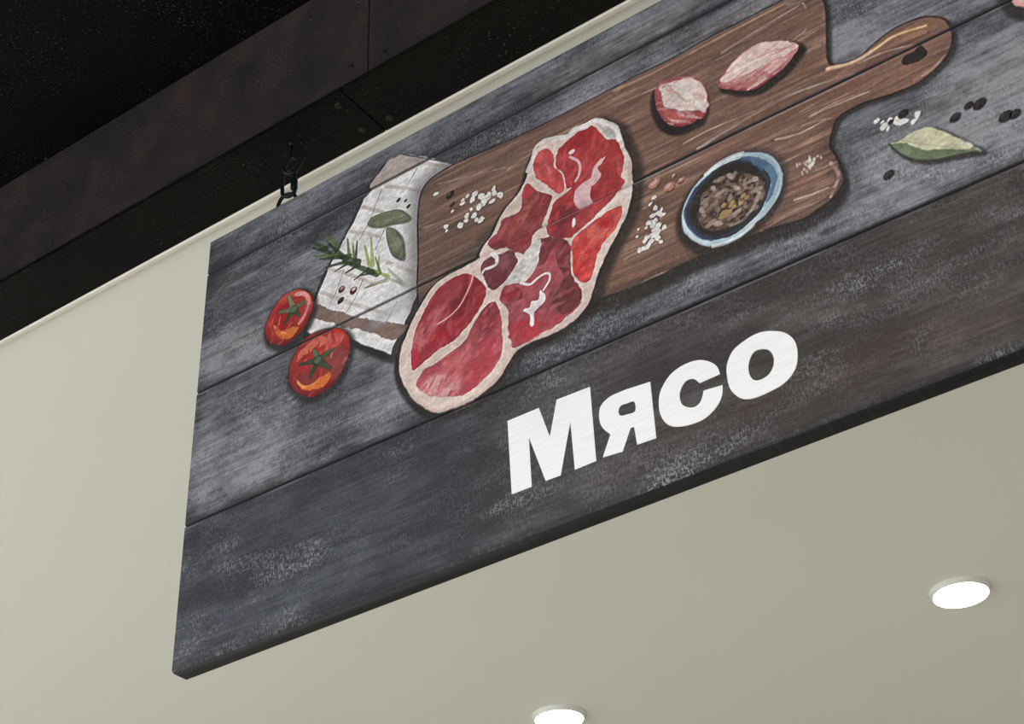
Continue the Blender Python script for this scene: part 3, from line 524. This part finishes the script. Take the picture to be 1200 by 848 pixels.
onf('m3', (.75, .30), 12, 16, (92, 50, 48), 0, .5)
onf('m4', (.60, .62), 8, 15, (150, 96, 96), -.6, .6); onf('m4', (.45, .25), 10, 10, (104, 40, 48), 0, .7)
onf('m5', (.62, .88), 10, 9, (206, 64, 62), 0, .85); onf('m5', (.80, .58), 12, 16, (118, 42, 40), -.5, .85); onf('m5', (.55, .55), 6, 26, (188, 112, 98), -.75, .65, .6); onf('m5', (.12, .25), 12, 10, (122, 44, 54), .4, .8); onf('m5', (.62, .22), 14, 8, (150, 50, 58), .2, .7)
onf('m6', (.42, .55), 5, 11, (230, 128, 122), .3, .85); onf('m6', (.75, .25), 9, 12, (186, 62, 66), 0, .6)
onf('m7', (.45, .90), 22, 10, (158, 38, 42), .3, .7); onf('m7', (.85, .62), 12, 26, (164, 58, 52), 0, .7); onf('m7', (.25, .72), 12, 16, (192, 62, 64), 0, .6); onf('m7', (.22, .24), 20, 12, (120, 44, 50), -.6, .8); onf('m7', (.5, .30), 16, 6, (150, 40, 46), .1, .8); onf('m7', (.5, .14), 22, 9, (186, 78, 78), .2, .7); onf('m7', (.10, .08), 12, 8, (128, 48, 58), 0, .7)
onf('m7', (.55, .62), 10, 20, (196, 64, 66), -.3, .6)
onf('m8', (.55, .72), 16, 8, (228, 118, 102), -.5, .7); onf('m8', (.65, .83), 14, 5, (190, 32, 38), -.7, .85); onf('m8', (.35, .42), 8, 6, (190, 40, 42), 0, .8); onf('m8', (.15, .30), 9, 12, (212, 40, 38), 0, .7); onf('m8', (.75, .50), 6, 20, (232, 110, 94), -.6, .7)
for k, P in D_['mus'].items():
    c0 = np.array(MC[k], float); ar = MASK[k].sum() * R * R
    dabs(MASK[k], int(8 + ar / 90), [c0 * 1.14 + (6, 10, 10), c0 * .84, c0 * (1.02, .80, .84), c0 * 1.04 + (16, 24, 22), c0 * (.92, .9, .85)], 9, 3.4, MA[k], .4, .5, 70 + ord(k[1]))
fill(D_['fatA'], (208, 203, 198), .8, 2, .97, mid=20, fine=22); fill(D_['silver'], (180, 180, 178), 1.2, 2.5, .9, mid=16)
stroke(D_['rim'], 6.5, 7.5, (242, 234, 230), .95, .1); stroke(D_['fl8'], 3.5, 8, (236, 222, 214), .95, .1); stroke(D_['fl1'], 3.4, 2, (226, 178, 176), .95, .1)
fill(D_['wh3'], (240, 230, 232), .7, 1.5); stroke(D_['wl3'], 3.6, 3.2, (238, 224, 226), .95, 0); stroke(D_['wl4'], 6.5, 3, (240, 230, 230), .95, 0)
fill(D_['pale7'], (222, 184, 184), .8, 1.6, mid=16); stroke(D_['pale7'][11:], 2.4, 3.4, (238, 220, 216), .8, .2); stroke(D_['wl7'], 3.2, 4.4, (236, 196, 198), .95, .1)
a = D_['wl7'][0]; blob(a[0] + 3, a[1] + 7, 4.5, 3.6, (240, 214, 214)); lo, hi = bb(D_['mus']['m7']); blob(lo[0] + .33 * (hi[0] - lo[0]), lo[1] + .13 * (hi[1] - lo[1]), 2.6, 7, (240, 226, 220), -.15)
# --- tomatoes
def tomato(tag_, P, base, hi, orr, cal, main):
    shade(P, 3, -6, 4, 8, (40, 37, 36), .85); shade(P, 0, 0, 1.2, 1.5, (60, 34, 32), .7)
    w, d = fill(P, base, .9, 1.0, mid=16, fine=12, weave=.04); keep(tag_, P); mk = MASK[tag_]; CLIP[0] = mk
    c = cen(P)
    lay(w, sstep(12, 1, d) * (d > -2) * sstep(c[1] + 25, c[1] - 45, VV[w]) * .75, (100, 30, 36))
    if main:
        blob(c[0] + 2, c[1] + 46, 24, 13, (190, 92, 70), .3, .75, 1, .4, 4); stroke(hi, 7, 5, (236, 176, 170), .92, .15)
        stroke(hi[3:], 6, 4, (222, 120, 128), .8, .2); blob(c[0] - 8, c[1] - 2, 15, 24, (160, 34, 40), .2, .8, 1, .4, 4)
    else:
        blob(c[0] + 40, c[1] + 52, 15, 22, (192, 46, 40), .3, .8, 1, .4, 4); fill(hi, (212, 116, 96), 1.2, 5, .85)
        blob(c[0] + 30, c[1] - 14, 16, 24, (138, 70, 68), .5, .85, 1, .5, 4); blob(c[0] + 26, c[1] + 22, 12, 10, (204, 88, 80), .3, .8, 1, .4, 4); blob(c[0] - 20, c[1] - 18, 20, 16, (126, 54, 52), 0, .8, 1, .5, 4); blob(c[0] - 22, c[1] + 4, 7, 10, (186, 44, 56), 0, .8, 1, .4, 2)
    fill(orr, (222, 122, 58), 1, 2.5, .95, mid=18); o = np.asarray(orr, float); stroke([o[0] * .7 + o[-1] * .3, o[1] * .6 + o[-2] * .4, o[2] * .6 + o[5] * .4], 3, 2, (240, 176, 98), .8, .4)
    dabs(mk, 34, [(214, 96, 78), (140, 38, 40), (196, 70, 60), (168, 44, 42), (224, 136, 116)] if main else [(206, 78, 66), (132, 40, 40), (190, 60, 52), (162, 46, 42), (222, 128, 104)], 8, 2.4, 1.1, .5, .5, 31)
    m = np.zeros((NV, NU), bool)
    for k, q in enumerate(cal):
        col = [(146, 150, 118), (104, 116, 88), (116, 128, 98), (62, 76, 58), (72, 84, 64)][k] if main else [(84, 104, 78), (74, 98, 72), (54, 70, 52), (50, 64, 48), (62, 80, 60)][k]
        w, dd = stroke(q, 13, 6, (44, 46, 38), .5, 0, False); w, dd = stroke(q, 11, 4, col, .97, .1, False, mid=26); m |= full(w, dd > 0)
    w, dd = blob(*cal[0][0], 6, 5, (92, 112, 84), 0, .9); m |= full(w, dd > 0); MASK[tag_ + '_calyx'] = m
tomato('tom1', D_['tom1'], (168, 58, 52), D_['t1hi'], D_['t1or'], D_['t1cal'], True)
tomato('tom2', D_['tom2'], (156, 52, 48), D_['t2hi'], D_['t2or'], D_['t2cal'], False)
# --- herbs
m = np.zeros((NV, NU), bool); RC = [(44, 58, 34), (92, 108, 52), (146, 158, 84), (168, 166, 152)]
for P, k, wd in D_['ros']:
    w, dd = stroke(P, wd * .7, wd * 1.7, RC[k], .95, .15, False, mid=22); m |= full(w, dd > 0)
MASK['rosemary'] = m
for nm, c1, c2 in (('leaf1', (118, 120, 96), (84, 84, 62)), ('leaf2', (122, 126, 106), (70, 74, 56))):
    P = D_[nm]; shade(P, 1.5, -2, .6, 1.6, (78, 76, 70), .7); w, d = fill(P, c1, .8, 1, mid=20, fine=16); keep(nm, P)
    lay(w, sstep(4, 0, d) * (d > 0) * .7, c2); c = cen(P); lo, hi = bb(P)
    dabs(MASK[nm], 14, [(126, 130, 100), (84, 88, 66), (116, 118, 98)], 9, 2.2, .2 if nm == 'leaf1' else 1.9, .2, .55, 44)
    stroke([P[0], c, P[4]], 1.3, .9, (150, 152, 124), .6, .2)
P = D_['leaf3']; shade(P, 4, -5, 1, 4, (46, 42, 40), .85); fill(P, (112, 124, 96), .8, 1, mid=18, fine=14); keep('leaf3', P)
fill(D_['leaf3top'], (212, 206, 174), 1.2, 2.5, .95, mid=16, fine=12); stroke([P[0], P[14], P[13], P[12], P[11], P[10], P[8]], 3.2, 3.2, (58, 54, 42), .85, .1)
stroke([P[6], P[7], P[8]], 4, 2, (220, 220, 212), .7, .4); stroke([P[1], cen(P), P[8]], 1.2, 1, (158, 150, 112), .7, .2)
# --- bowl
P = D_['bowl']; shade(P, -3, -6, 3, 7, (46, 39, 35), .9); shade(P, 3, 0, 3, 6, (66, 56, 52), .6); fill(P, (206, 218, 222), .8, 1, mid=14, fine=8); keep('bowl', P)
w, d = sdf(P, 2); lo, hi = bb(P); c = cen(P)
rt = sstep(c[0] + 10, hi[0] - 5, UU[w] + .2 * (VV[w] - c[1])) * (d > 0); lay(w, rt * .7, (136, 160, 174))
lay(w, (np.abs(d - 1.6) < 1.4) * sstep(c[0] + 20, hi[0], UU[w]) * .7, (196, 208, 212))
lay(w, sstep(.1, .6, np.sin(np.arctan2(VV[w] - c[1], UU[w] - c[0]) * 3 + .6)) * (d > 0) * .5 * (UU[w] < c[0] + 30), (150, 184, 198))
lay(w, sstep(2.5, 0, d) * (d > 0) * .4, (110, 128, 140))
fill(D_['bowlin'], (58, 58, 66), .8, 1, mid=14); q = D_['bowlin']; stroke(q[9:16], 4, 4, (58, 68, 104), .9, .1); stroke([q[19], q[0], q[1]], 5, 9, (74, 98, 134), .9, .1); q = D_['bowl']; stroke(q[19:23], 5, 6, (236, 240, 240), .85, .1); stroke(q[8:12], 4, 5, (234, 238, 238), .8, .1); fill(D_['bowlblue'], (84, 114, 142), 1, 2, .9, mid=14); fill(D_['bowldk'], (46, 41, 37), 1.6, 1.5, mid=16)
P = D_['pile']; fill(P, (96, 78, 68), 2, 4, mid=26, fine=20); keep('pile', P)
lo, hi = bb(P); mk = MASK['pile']; r = np.random.default_rng(4)
dabs(mk, 60, [(56, 46, 40), (128, 104, 90), (44, 38, 34), (150, 132, 120)], 6, 3, .6, .9, .8, 15)
for k in range(190):
    a, b = r.uniform(lo, hi); j, i = min(NV - 1, int(b / R)), min(NU - 1, int(a / R))
    if mk[j, i]: blob(a, b, r.uniform(1.6, 4.4), r.uniform(1.4, 3), [(132, 106, 90), (70, 56, 48), (150, 130, 118), (112, 84, 66), (52, 43, 38), (124, 112, 106)][k % 6], r.uniform(0, 3), .8)
for k, q in enumerate(D_['pilelight']): blob(*q, 5.2 if k % 3 else 8, 3.2, [(172, 148, 136), (150, 130, 118), (188, 168, 158)][k % 3], .5 + k, .8, 1, 0, 2)
stroke(D_['pilestroke'], 5, 4, (200, 176, 164), .9, .3)
for k, q in enumerate(D_['mustard']): blob(*q, 3.2 if k else 7, 2.8 if k else 5, (164, 138, 88), .5)
# --- garlic
for nm in ('garlic1', 'garlic2'):
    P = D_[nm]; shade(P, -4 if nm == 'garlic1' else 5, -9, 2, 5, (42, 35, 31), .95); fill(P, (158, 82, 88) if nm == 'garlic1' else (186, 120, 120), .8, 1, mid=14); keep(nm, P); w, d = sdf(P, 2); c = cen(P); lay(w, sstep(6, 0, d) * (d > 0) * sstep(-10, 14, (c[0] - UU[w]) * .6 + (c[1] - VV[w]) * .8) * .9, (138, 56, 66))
fill(D_['g1in'], (222, 202, 194), 1.4, 2.5, mid=14, fine=14); fill(D_['g1st'], (184, 92, 84), 1.4, 2.5, .85, mid=18)
q = np.asarray(D_['g1in'], float); stroke([q[0], cen(q), q[6]], 9, 6, (238, 226, 216), .85, .2); stroke([q[0] + (8, 0), cen(q) + (0, -12)], 1.6, 1.2, (150, 110, 100), .6, 0, False); blob(*(q[0] + (6, 1)), 6, 2.6, (132, 112, 80), .4, .7)
fill(D_['g2in'], (226, 200, 192), 1.4, 2, mid=12, fine=12)
dabs(MASK['garlic1'], 26, [(236, 222, 214), (206, 160, 152), (214, 190, 182), (196, 130, 122)], 12, 2.2, -.7, .25, .5, 61); dabs(MASK['garlic2'], 40, [(236, 214, 206), (204, 140, 132), (216, 176, 168), (226, 200, 192)], 20, 1.6, .25, .12, .55, 62)
for s, c in zip(D_['g2st'], ((204, 124, 112), (206, 146, 130), (188, 96, 80))): stroke(s, 3, 2, c, .8, .3)
q = np.asarray(D_['g2in'], float); stroke([q[1], q[3], q[5]], 4, 4, (238, 218, 208), .7, .3); stroke([q[0], cen(q), q[7]], 3, 2, (240, 224, 214), .7, .3)
P = D_['bulb']; shade(P, -5, -10, 4, 6, (46, 42, 40), .9); fill(P, (226, 192, 182), .8, 1.5, mid=14); keep('bulb', P); lo, hi = bb(P); w, d = sdf(P, 2); lay(w, sstep(9, 0, d) * (d > 0) * .5, (196, 120, 116))
# --- seasoning
for key in ('salt1', 'salt2', 'salt3'):
    m = np.zeros((NV, NU), bool)
    for k, (a, b, q) in enumerate(D_[key]):
        q *= 1.2; blob(a + .8, b - 1, q * 1.1, q * .9, (52, 44, 40), .4 * k, .35); w, d = blob(a, b, q, q * .72, (232, 226, 220), .7 * k, .95, .7, 0, 3.0); m |= full(w, d > 0)
    MASK[key] = m
PEP = []
for k, (a, b, q) in enumerate(D_['pepper']):
    w, d = blob(a, b, q * 1.05, q * .8, (40, 33, 30), .5, .97); PEP.append(full(w, d > 0)); blob(a - .2 * q, b + .25 * q, q * .35, q * .25, (110, 100, 92) if k > 7 else (66, 58, 52), .5, .7)
for k, (a, b, q) in enumerate(D_['redpepper']):
    w, d = blob(a, b, q, q, (96, 38, 40), 0, .97); PEP.append(full(w, d > 0)); blob(a + .15 * q, b + .3 * q, q * .5, q * .42, (236, 220, 220), 0, .85 if k else .5)
PINK = []
for a, b, q in D_['pink']:
    blob(a + 1, b - 2.5, q, q * .8, (66, 48, 42), 0, .6); w, d = blob(a, b, q, q * .7, (186, 134, 118), .3, .9, .8, 0, 4); PINK.append(full(w, d > 0)); blob(a, b + .2 * q, q * .6, q * .35, (218, 180, 166), .3, .8)
# --- dark lines on the joints, with a highlight painted in just below each
for q in GROOVES:
    g = np.abs(VV - q); inmeat = MASK['steak']
    k = np.exp(-(g / 2.7) ** 4) * np.where(inmeat, .12, .9); k = k * np.where(MASK['towel'] | MASK['tom2'], .75, 1)
    C[:] = C * (1 - k[..., None]) + np.array((26, 27, 31.)) * k[..., None]; WV[:] = WV * (1 - np.exp(-(g / 3) ** 2))
    lip = np.exp(-((VV - q + 4.2) / 1.2) ** 2) * np.clip(.15 + 1.6 * N_str, 0, .5)
    C[:] = C * (1 - lip[..., None]) + np.array((150, 150, 152.)) * lip[..., None]
def soft3(A):
    A = np.pad(A, ((2, 2), (2, 2), (0, 0)), 'edge'); k = (.12, .24, .28, .24, .12)
    A = sum(q * A[i:A.shape[0] - 4 + i] for i, q in enumerate(k)); return sum(q * A[:, i:A.shape[1] - 4 + i] for i, q in enumerate(k))
gr = .6 * (vnoise(2.4, 3.2, 301) - .5) + .5 * (vnoise(5.5, 4.5, 302) - .5); C = C * (1 + .13 * gr[..., None])
C = np.clip(C + .8 * (C - soft3(C)), 0, 255)       # crisp brush edges
RGBA = np.concatenate([lin(C) * .97, WV[..., None]], 2).astype(np.float32)

# ---------------------------------------------------------------- sign meshes
SX, SY, SZ = -1.377, 1.2968, CZ + .885
TH = .026
sign = tag(empty('hanging_sign', (SX, SY, SZ)), 'dark painted plank sign with steak picture and white word Мясо, hanging by chains', 'sign')
def mesh_np(name, co, quads, rgba):
    me = bpy.data.meshes.new(name); nvt, nq = len(co), len(quads)
    me.vertices.add(nvt); me.vertices.foreach_set('co', co.astype(np.float32).ravel())
    me.loops.add(nq * 4); me.loops.foreach_set('vertex_index', quads.astype(np.int32).ravel())
    me.polygons.add(nq); me.polygons.foreach_set('loop_start', np.arange(0, nq * 4, 4, dtype=np.int32))
    at = me.color_attributes.new('Paint', 'FLOAT_COLOR', 'POINT'); at.data.foreach_set('color', rgba.astype(np.float32).ravel())
    me.update(calc_edges=True); return me
def grid_quads(nr, nc):
    i = np.arange(nr * nc).reshape(nr, nc); return np.stack([i[:-1, :-1], i[:-1, 1:], i[1:, 1:], i[1:, :-1]], -1).reshape(-1, 4)
def sample(u, v):
    x = np.clip(u / R, 0, NU - 1.001); y = np.clip(v / R, 0, NV - 1.001); i = x.astype(int); j = y.astype(int); fx = (x - i)[..., None]; fy = (y - j)[..., None]
    return (RGBA[j, i] * (1 - fx) + RGBA[j, i + 1] * fx) * (1 - fy) + (RGBA[j + 1, i] * (1 - fx) + RGBA[j + 1, i + 1] * fx) * fy
edges = [0, *GROOVES, SH]
names = ['charcoal bottom plank carrying the lettering', 'grey plank under the lower half of the picture', 'grey plank under the upper half of the picture', 'narrow grey top plank']
for k, (v0, v1) in enumerate(zip(edges, edges[1:])):
    ncol = int(SW / R) + 1; nrow = int((v1 - v0) / R)
    us = np.linspace(0, SW, ncol); vs = np.linspace(v0 + .25, v1 - .25, nrow); u, v = np.meshgrid(us, vs)
    e = np.minimum(v - v0, v1 - v); dep = 3.2 * (1 - np.clip(e / 2.4, 0, 1)) ** 1.4
    if k == 0: dep = np.where(v < 20, 3.0 * (1 - np.clip(v / 4.5, 0, 1)) ** 2 * (1 + .8 * (vnoise(40, 40, 66, u, v) - .5)), dep)
    co = np.stack([u, dep, v], -1).reshape(-1, 3) / 1000; rg = sample(u, v).reshape(-1, 4); q = grid_quads(nrow, ncol)
    # body behind the painted face: a subdivided bottom edge so that grain can show
    y0, y1 = .0031, TH; b = len(co); a0, a1 = v0 / 1000, v1 / 1000; w_ = SW / 1000
    bx = np.array([(0, y0, a0), (w_, y0, a0), (w_, y1, a0), (0, y1, a0), (0, y0, a1), (w_, y0, a1), (w_, y1, a1), (0, y1, a1)])
    bq = np.array([(0, 3, 2, 1), (4, 5, 6, 7), (0, 1, 5, 4), (1, 2, 6, 5), (2, 3, 7, 6), (3, 0, 4, 7)]) + b
    bc = np.tile(np.array([*lin((20, 19, 18)), .05]), (8, 1))
    me = mesh_np('plank', np.vstack([co, bx]), np.vstack([q, bq]), np.vstack([rg, bc]))
    o = link('plank', me, M['paint'], sign); o['label'] = names[k]
def layer(name, mask, h, parent, label=None, kind=None):
    """a skin of paint h mm proud of the boards, split at the joints"""
    cell = mask[:-1, :-1] & mask[1:, 1:] & mask[1:, :-1] & mask[:-1, 1:]
    vm = VV[:-1, :-1] + R / 2; um = UU[:-1, :-1] + R / 2
    for q in GROOVES: cell = cell & (np.abs(vm - q) > 3.3)
    cell = cell & (vm < SH - 1) & (um < SW - 1) & (vm > 1)
    j, i = np.nonzero(cell)
    if len(j) == 0: return None
    quad = np.stack([j * NU + i, j * NU + i + 1, (j + 1) * NU + i + 1, (j + 1) * NU + i], -1); used, inv = np.unique(quad.ravel(), return_inverse=True)
    jj, ii = used // NU, used % NU; co = np.stack([ii * R, np.full(len(used), -h), jj * R], -1) / 1000
    o = link(name, mesh_np(name, co, inv.reshape(-1, 4), RGBA[jj, ii]), M['paint'], parent)
    if label: o['label'] = label
    if kind: o['kind'] = kind
    return o
top = MASK['board'] & ~MASK['steak']
layer('painted_towel', MASK['towel'] & ~MASK['board'] & ~MASK['steak'] & ~MASK['tom2'], .25, sign, 'painted white checked kitchen towel')
pb = layer('painted_cutting_board', top, .3, sign, 'painted brown wooden cutting board with handle'); layer('handle_hole', MASK['handle_hole'], .45, pb, 'painted dark hole in the handle')
ps = layer('painted_steak', MASK['steak'], .4, sign, 'painted raw steak with pale fat rim')
for k in D_['mus']: layer('muscle', MASK[k] & MASK['steak'], .55, ps)
for k, lb in (('tom1', 'smaller painted red tomato higher up'), ('tom2', 'larger painted red tomato overlapping the towel')):
    o = layer('painted_tomato', MASK[k], .4, sign, lb); layer('calyx', MASK[k + '_calyx'] & MASK[k], .55, o, 'green star-shaped calyx')
layer('painted_rosemary', MASK['rosemary'], .45, sign, 'painted green rosemary sprig')
layer('painted_leaf', MASK['leaf1'], .45, sign, 'painted olive leaf lying level on the towel'); layer('painted_leaf', MASK['leaf2'], .45, sign, 'painted olive leaf hanging down on the towel'); layer('painted_leaf', MASK['leaf3'], .45, sign, 'painted pale bay leaf right of the cutting board')
o = layer('painted_bowl', MASK['bowl'], .5, sign, 'painted blue and white bowl'); layer('pepper_pile', MASK['pile'], .65, o, 'painted heap of mixed peppercorns', 'stuff')
layer('painted_garlic_clove', MASK['garlic1'], .5, sign, 'round painted pink garlic clove'); layer('painted_garlic_clove', MASK['garlic2'], .5, sign, 'long pointed painted pink garlic clove'); layer('painted_garlic_bulb', MASK['bulb'], .5, sign, 'painted pale pink bulb cut by the picture edge')
for k, lb in (('salt1', 'painted white salt grains left of the steak'), ('salt2', 'painted white salt grains between steak and bowl'), ('salt3', 'painted white salt grains above the bay leaf')): layer('painted_salt', MASK[k], .55, sign, lb, 'stuff')
for m in PEP: layer('painted_peppercorn', m, .6, sign)
for m in PINK: layer('painted_pink_peppercorn', m, .6, sign)
# lettering: solid white strokes of paint
def letter(ch, loops, label, rounded):
    L = [smooth(p, 5) if r else np.asarray(p, float) for p, r in zip(loops, rounded)]
    bm = bmesh.new(); pl = [[Vector((p[0], p[1], 0)) for p in q] for q in L]; flat = [p for q in pl for p in q]
    f = [bm.verts.new((p.x / 1000, -.0006, p.y / 1000)) for p in flat]; b = [bm.verts.new((p.x / 1000, .0001, p.y / 1000)) for p in flat]
    for t in tessellate_polygon(pl):
        bm.faces.new([f[k] for k in t]); bm.faces.new([b[k] for k in reversed(t)])
    s = 0
    for q in pl:
        n = len(q)
        for k in range(n): bm.faces.new([f[s + k], f[s + (k + 1) % n], b[s + (k + 1) % n], b[s + k]])
        s += n
    bmesh.ops.recalc_face_normals(bm, faces=bm.faces[:])
    o = bm_obj('letter', bm, M['letter'], sign); o['label'] = label
LT = D_['letters']
def corners(P, keepi, sub=4):
    """round a loop except at the listed corner points"""
    P = np.asarray(P, float); n = len(P); k = sorted(keepi); out = []
    for a, b in zip(k, k[1:] + [k[0] + n]):
        seg = np.array([P[i % n] for i in range(a, b + 1)]); out.append(smooth(seg, sub, False)[:-1] if len(seg) > 2 else seg[:-1])
    return np.vstack(out)
letter('М', LT['М'], 'white capital letter М', [False])
letter('я', [corners(LT['я'][0], [0, 1, 2, 3, 4, 5, 6, 7, 13]), LT['я'][1]], 'white small letter я', [False, True])
letter('с', [corners(LT['с'][0], [0, 15, 16, 25])], 'white small letter с', [False])
letter('о', LT['о'], 'white small letter о', [True, True])

# ---------------------------------------------------------------- hanging hardware
MIDY = SY + TH * .5
def oval(cx, cz, w, h, tilt, yaw, n=40, y=MIDY, start=0.0, end=1.0):
    """centre line of an oval link of outer-wire centre size w x h"""
    r = w / 2; s = max(h / 2 - r, 0); pts = []
    for k in range(n if end - start >= 1 else n + 1):
        a = 2 * math.pi * (start + (end - start) * k / n); x = r * math.cos(a); z = r * math.sin(a) + (s if math.sin(a) >= 0 else -s)
        x, z = x * math.cos(tilt) - z * math.sin(tilt), x * math.sin(tilt) + z * math.cos(tilt)
        pts.append((x * math.cos(yaw), x * math.sin(yaw), z))
    return [Vector((cx, y, cz)) + Vector(p) for p in pts]
TOPZ = SZ + SH / 1000
def hang(x, label):
    # eye screwed into the sign's top edge belongs to the sign
    bm = bmesh.new(); tube(bm, oval(x - .003, TOPZ + .011, .0265, .033, -.35, .25), .0029, 12, True); tube(bm, [(x - .003, MIDY, TOPZ - .004), (x - .003, MIDY, TOPZ - .020)], .0022, 10)
    e = bm_obj('eye_screw', bm, M['iron'], sign, True); e.matrix_parent_inverse = Matrix.Translation(-sign.location); e['label'] = 'dark steel ring screwed into the top edge'
    t = tag(empty('hanging_chain', (x, MIDY, BEAM_Z)), label, 'chain', 'chains holding the sign')
    inv = Matrix.Translation(-t.location)
    bm = bmesh.new()
    pts = [Vector((x, MIDY, BEAM_Z)), Vector((x, MIDY, BEAM_Z - .031))] + oval(x + .0035, BEAM_Z - .046, .0195, .033, -.42, .55, 30, MIDY, .27, 1.16)
    tube(bm, pts, [.0020] * 2 + [.0027] * (len(pts) - 2), 10); o = bm_obj('ceiling_hook', bm, M['iron'], t, True); o.matrix_parent_inverse = inv
    zt, zb = BEAM_Z - .054, TOPZ + .0225; zc = (zt + zb) / 2; hh = zt - zb
    bm = bmesh.new(); tube(bm, oval(x - .002, zc, .0195, hh, .06, .35), .0031, 12, True); o = bm_obj('quick_link', bm, M['iron'], t, True); o.matrix_parent_inverse = inv
    cx = x - .002 + .00925 * math.cos(.35); cy = MIDY + .00925 * math.sin(.35)
    bm = bmesh.new()
    ring = [[bm.verts.new((cx + .0058 * math.cos(math.pi / 3 * k), cy + .0058 * math.sin(math.pi / 3 * k), zc + z)) for k in range(6)] for z in (-.0125, .0065)]
    for k in range(6): bm.faces.new([ring[0][k], ring[0][(k + 1) % 6], ring[1][(k + 1) % 6], ring[1][k]])
    bm.faces.new(ring[0][::-1]); bm.faces.new(ring[1]); bmesh.ops.bevel(bm, geom=bm.edges[:], offset=.0006, segments=1, affect='EDGES')
    o = bm_obj('locking_nut', bm, M['iron'], t); o.matrix_parent_inverse = inv; o['label'] = 'hexagonal locking nut'
    bm = bmesh.new(); lathe(bm, [(0, -.0014), (.0026, -.0014), (.0036, 0)], 16); o = bm_obj('hook_collar', bm, M['iron'], t, True); o.location = (0, 0, 0)
hang(-1.2355, 'black steel hook and screw link holding the sign at its left end')
hang(-.1165, 'black steel hook and screw link holding the sign at its right end')
